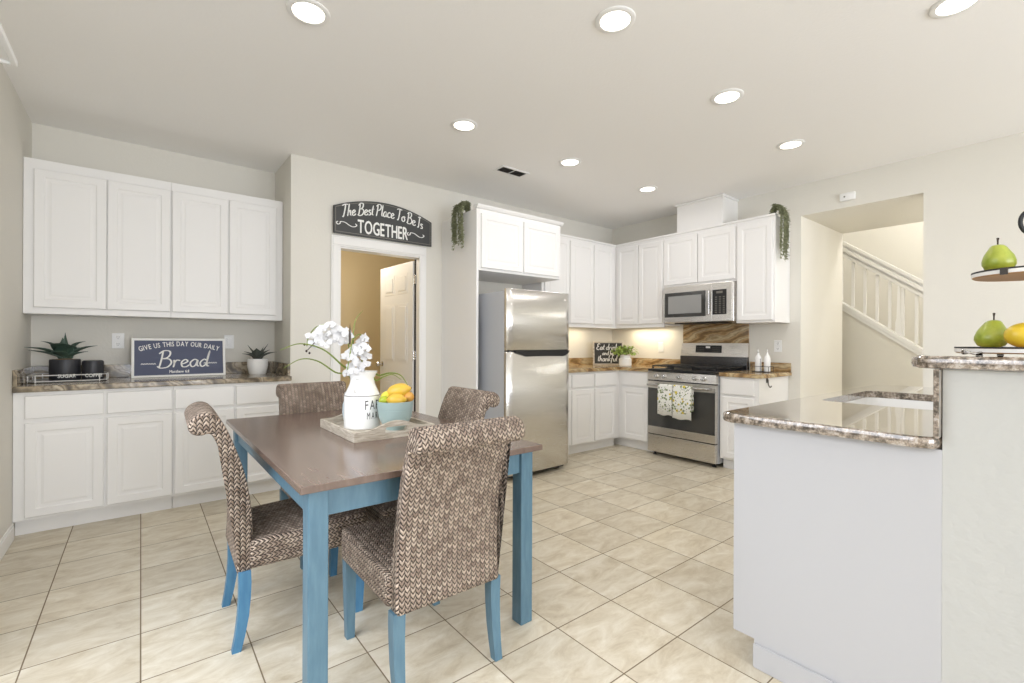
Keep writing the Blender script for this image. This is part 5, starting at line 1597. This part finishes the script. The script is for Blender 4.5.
bm = NB(); tube(bm, catmull([(4.46, 1.879, 0.872), (4.46, 1.872, 0.85), (4.457, 1.870, 0.825), (4.457, 1.862, 0.80), (4.46, 1.852, 0.792), (4.465, 1.845, 0.806)], 5), 0.005, 8)
box(bm, 4.448, 4.472, 1.879, 1.8845, 0.83, 0.872, 0.002)
obj('hook_body', bm, 'galv', t_, smooth=True)

# trailing greenery on the cabinet tops
def trailing(label, base, over, n_strand, length, seed, spread, hang):
    random.seed(seed)
    t_ = thing('trailing_plant', label, 'plant', base)
    st, fo = NB(), NB()
    for k in range(n_strand):
        a = random.uniform(-1, 1) * spread
        L_ = length * random.uniform(0.6, 1.0)
        p0 = Vector(base) + Vector((random.uniform(-.01, .01), random.uniform(-.01, .01), 0.004))
        o_ = Vector(over)
        side = Vector((-o_.y, o_.x, 0)).normalized() * a
        h_ = hang + random.uniform(0, 0.035)
        on = o_.normalized()
        p1 = p0 + o_ * 0.5 + side * 0.5 + Vector((0, 0, 0.075 + random.uniform(0, 0.03)))
        p2 = p0 + o_ + on * (h_ * 0.8) + side * 0.9 + Vector((0, 0, 0.045))
        p3 = p0 + o_ + on * h_ + side + Vector((0, 0, -L_ * 0.4)); p4 = p0 + o_ + on * h_ * 0.9 + side * 1.05 + Vector((0, 0, -L_))
        path = catmull([p0, p1, p2, p3, p4], 8)
        tube(st, path, 0.0018, 5)
        for i, p in enumerate(path[2:]):
            for j in range(3):
                d = Vector((random.uniform(-1, 1), random.uniform(-1, 1), random.uniform(-1.2, 0.2))).normalized()
                if (d.dot(on)) < 0 and p.z < base[2] + .01: d = d - 2 * d.dot(on) * on
                blade(fo, p, p + d * random.uniform(0.022, 0.038), 0.015, 0, 0.0012, 2)
    obj('stem', st, 'leafvine', t_); obj('foliage', fo, 'leafvine', t_, smooth=True)
trailing('trailing green plant hanging over the side panel beside the refrigerator', (2.40, 3.68, 2.387), (-0.075, 0, 0), 16, 0.34, 3, 0.085, 0.026)
trailing('trailing green plant hanging over the end cabinet right of the microwave', (4.665, 1.935, 2.382), (0, -0.065, 0), 16, 0.42, 9, 0.070, 0.030)

# ------------------------------------------------------------------ two-tier stand on the bar
SX, SY = 1.955, 0.118
t_ = thing('tiered_stand', 'two-tier round metal and wood fruit stand on the bar top', 'stand', (SX, SY, 1.1565))
def tier(z, r):
    e_ = obj('tier_plate', lathe(NB(), [(0, z), (r - 0.004, z), (r, z + 0.003), (r, z + 0.014), (0, z + 0.014)], (SX, SY, 0), 64), 'wood', t_, smooth=35)
    obj('painted_band', lathe(NB(), [(r + 0.0003, z + 0.0035), (r + 0.0015, z + 0.0035), (r + 0.0015, z + 0.0135), (r + 0.0003, z + 0.0135), (r + 0.0003, z + 0.0035)], (SX, SY, 0), 64), 'wire', e_, smooth=35)
    obj('rim_band', lathe(NB(), [(r - 0.012, z + 0.0143), (r + 0.002, z + 0.0143), (r + 0.002, z + 0.0182), (r - 0.012, z + 0.0182), (r - 0.012, z + 0.0143)], (SX, SY, 0), 64), 'iron', e_, smooth=35)
    return e_
tier(1.163, 0.157); tier(1.380, 0.121)
bm = NB(); tube(bm, [(SX, SY, 1.177), (SX, SY, 1.50)], 0.006, 10); obj('pole', bm, 'iron', t_, smooth=True)
bm = NB(); rr_ = 0.034; tube(bm, [(SX + rr_ * math.cos(th) * math.cos(va_), SY + rr_ * math.cos(th) * math.sin(va_), 1.532 + rr_ * math.sin(th)) for th in [2 * PI * k / 32 for k in range(32)]], 0.005, 8, closed=True)
obj('top_ring', bm, 'iron', t_, smooth=True)
for k in range(4):
    th = 2 * PI * k / 4 + 2.2; obj('foot', lathe(NB(), [(0, 1.1565), (0.008, 1.1565), (0.006, 1.1625), (0, 1.1628)], (SX + 0.12 * math.cos(th), SY + 0.12 * math.sin(th), 0), 12), 'iron', t_)
bm = NB(); a_ = va_ + PI
tube(bm, catmull([(SX + r * math.cos(a_ + q), SY + r * math.sin(a_ + q), z) for r, q, z in ((0.157, -0.10, 1.167), (0.180, -0.08, 1.163), (0.192, 0.0, 1.172), (0.180, 0.08, 1.163), (0.157, 0.10, 1.167))], 6), 0.003, 8)
obj('side_handle', bm, 'steelh', t_, smooth=True)
bm = B(-0.008, 0.008, -0.003, 0.0, 1.379, 1.398); bm.transform(Matrix.Translation((SX, SY, 0)) @ Matrix.Rotation(math.radians(249), 4, 'Z') @ Matrix.Translation((0, -0.1235, 0)))
obj('clip', bm, 'galv', t_)

def pear(label, x, y, z, s, rz, lean=0.0):
    e_ = thing('pear', label, 'pear', (x, y, z), 'pears on the tiered stand')
    pr = [(0, 0), (0.016, 0.001), (0.030, 0.008), (0.0375, 0.023), (0.0375, 0.034), (0.033, 0.050), (0.025, 0.064), (0.0185, 0.075), (0.0135, 0.080), (0.006, 0.082), (0, 0.079)]
    bm = lathe(NB(), [(r * s, h * s) for r, h in pr], seg=32)
    for v in bm.verts: v.co.x += lean * (v.co.z / (0.082 * s)) ** 2; v.co.y *= 0.96
    bm.transform(Matrix.Rotation(rz, 4, 'Z'))
    obj('pear_skin', bm, 'pear', e_, smooth='all', local=True)
    bm = NB(); tube(bm, [(lean * math.cos(rz), lean * math.sin(rz), 0.078 * s), (lean * math.cos(rz), lean * math.sin(rz), 0.094 * s), (lean * math.cos(rz) + 0.003, lean * math.sin(rz), 0.102 * s)], [0.0016, 0.002, 0.0032], 8)
    obj('stalk', bm, 'stem', e_, local=True)
ZL, ZU = 1.163 + 0.0145, 1.380 + 0.0145
pear('green pear at the left of the upper tier, under the black ring', 1.925, 0.180, ZU, 0.97, va_, -0.004)
pear('green pear cut by the right edge of the photo, upper tier', 1.975, 0.070, ZU, 0.95, 1.0)
pear('green pear on the lower tier, left of the yellow fruit', 1.940, 0.197, ZL, 1.0, va_, 0.008)
def mango(label, x, y, z, L_, r_, rz):
    e_ = thing('mango', label, 'fruit', (x, y, z + r_))
    bm = lathe(NB(), [(r_ * math.sin(PI * k / 16) ** 0.85, -L_ * math.cos(PI * k / 16)) for k in range(17)], seg=28)
    bm.transform(Matrix.Rotation(rz, 4, 'Z') @ Matrix.Rotation(PI / 2, 4, 'Y'))
    obj('fruit_skin', bm, 'yellow2', e_, smooth='all', local=True)
mango('large yellow fruit on the lower tier, at the right edge of the photo', 1.880, 0.118, ZL, 0.058, 0.036, va_)

# ------------------------------------------------------------------ stair guard seen through the opening
SU = 6.56
zk = lambda v: 1.600 + (v - 1.877) * 0.745
bm = NB(); prism(bm, [(-0.27, 0.0), (3.6, 0.0), (3.6, zk(3.6)), (-0.27, max(0.0, zk(-0.27)))], 'x', SU, SU + 0.11)
struct('wall_stair', bm, 'wall')
t_ = thing('stair_railing', 'cream painted stair railing with square balusters beyond the opening', 'railing', (SU + 0.055, 1.5, 1.3))
def slope_bar(bm, v0, v1, dz0, dz1, x0, x1):
    prism(bm, [(v0, zk(v0) + dz0), (v1, zk(v1) + dz0), (v1, zk(v1) + dz1), (v0, zk(v0) + dz1)], 'x', x0, x1, 0.004)
bm = NB(); slope_bar(bm, -0.27, 3.6, 0.001, 0.05, SU - 0.02, SU + 0.13); slope_bar(bm, -0.27, 3.6, -0.04, 0.0, SU - 0.015, SU - 0.0005)
obj('bottom_rail', bm, 'trim', t_)
bm = NB(); slope_bar(bm, -0.27, 3.6, 0.60, 0.65, SU + 0.01, SU + 0.10); slope_bar(bm, -0.27, 3.6, 0.665, 0.72, SU - 0.015, SU + 0.125); slope_bar(bm, -0.27, 3.6, 0.6495, 0.6655, SU + 0.02, SU + 0.09); slope_bar(bm, -0.27, 3.6, 0.7195, 0.745, SU + 0.02, SU + 0.09); slope_bar(bm, -0.27, 3.6, 0.7445, 0.79, SU - 0.005, SU + 0.115)
obj('hand_rail', bm, 'trim', t_)
b0_ = None
v = -0.15; k = 0
while v < 3.5:
    if b0_ is None:
        b0_ = obj('baluster', B(-0.014, 0.014, -0.014, 0.014, 0.062, 0.598, 0.002, 1), 'trim', t_, local=True); q = b0_
    else: q = copy_tree(b0_, t_)
    q.location = Vector((SU + 0.055, v, zk(v))) - t_.location
    v += 0.116
# a tapered paddle-shaped baluster among the plain ones
bm = NB()
rings = []
for z, hw in ((0.05, 0.028), (0.19, 0.028), (0.24, 0.018), (0.60, 0.008)):
    rings.append([bm.verts.new((dx * 0.012 - 0.033, dy * hw, z)) for dx, dy in ((-1, -1), (1, -1), (1, 1), (-1, 1))])
for a, b in zip(rings, rings[1:]):
    for kk in range(4): bm.faces.new((a[kk], a[(kk + 1) % 4], b[(kk + 1) % 4], b[kk]))
bm.faces.new(rings[0]); bm.faces.new(rings[-1])
q = obj('tapered_baluster', bm, 'trim', t_, local=True); q.location = Vector((SU + 0.055, 1.388, zk(1.388))) - t_.location
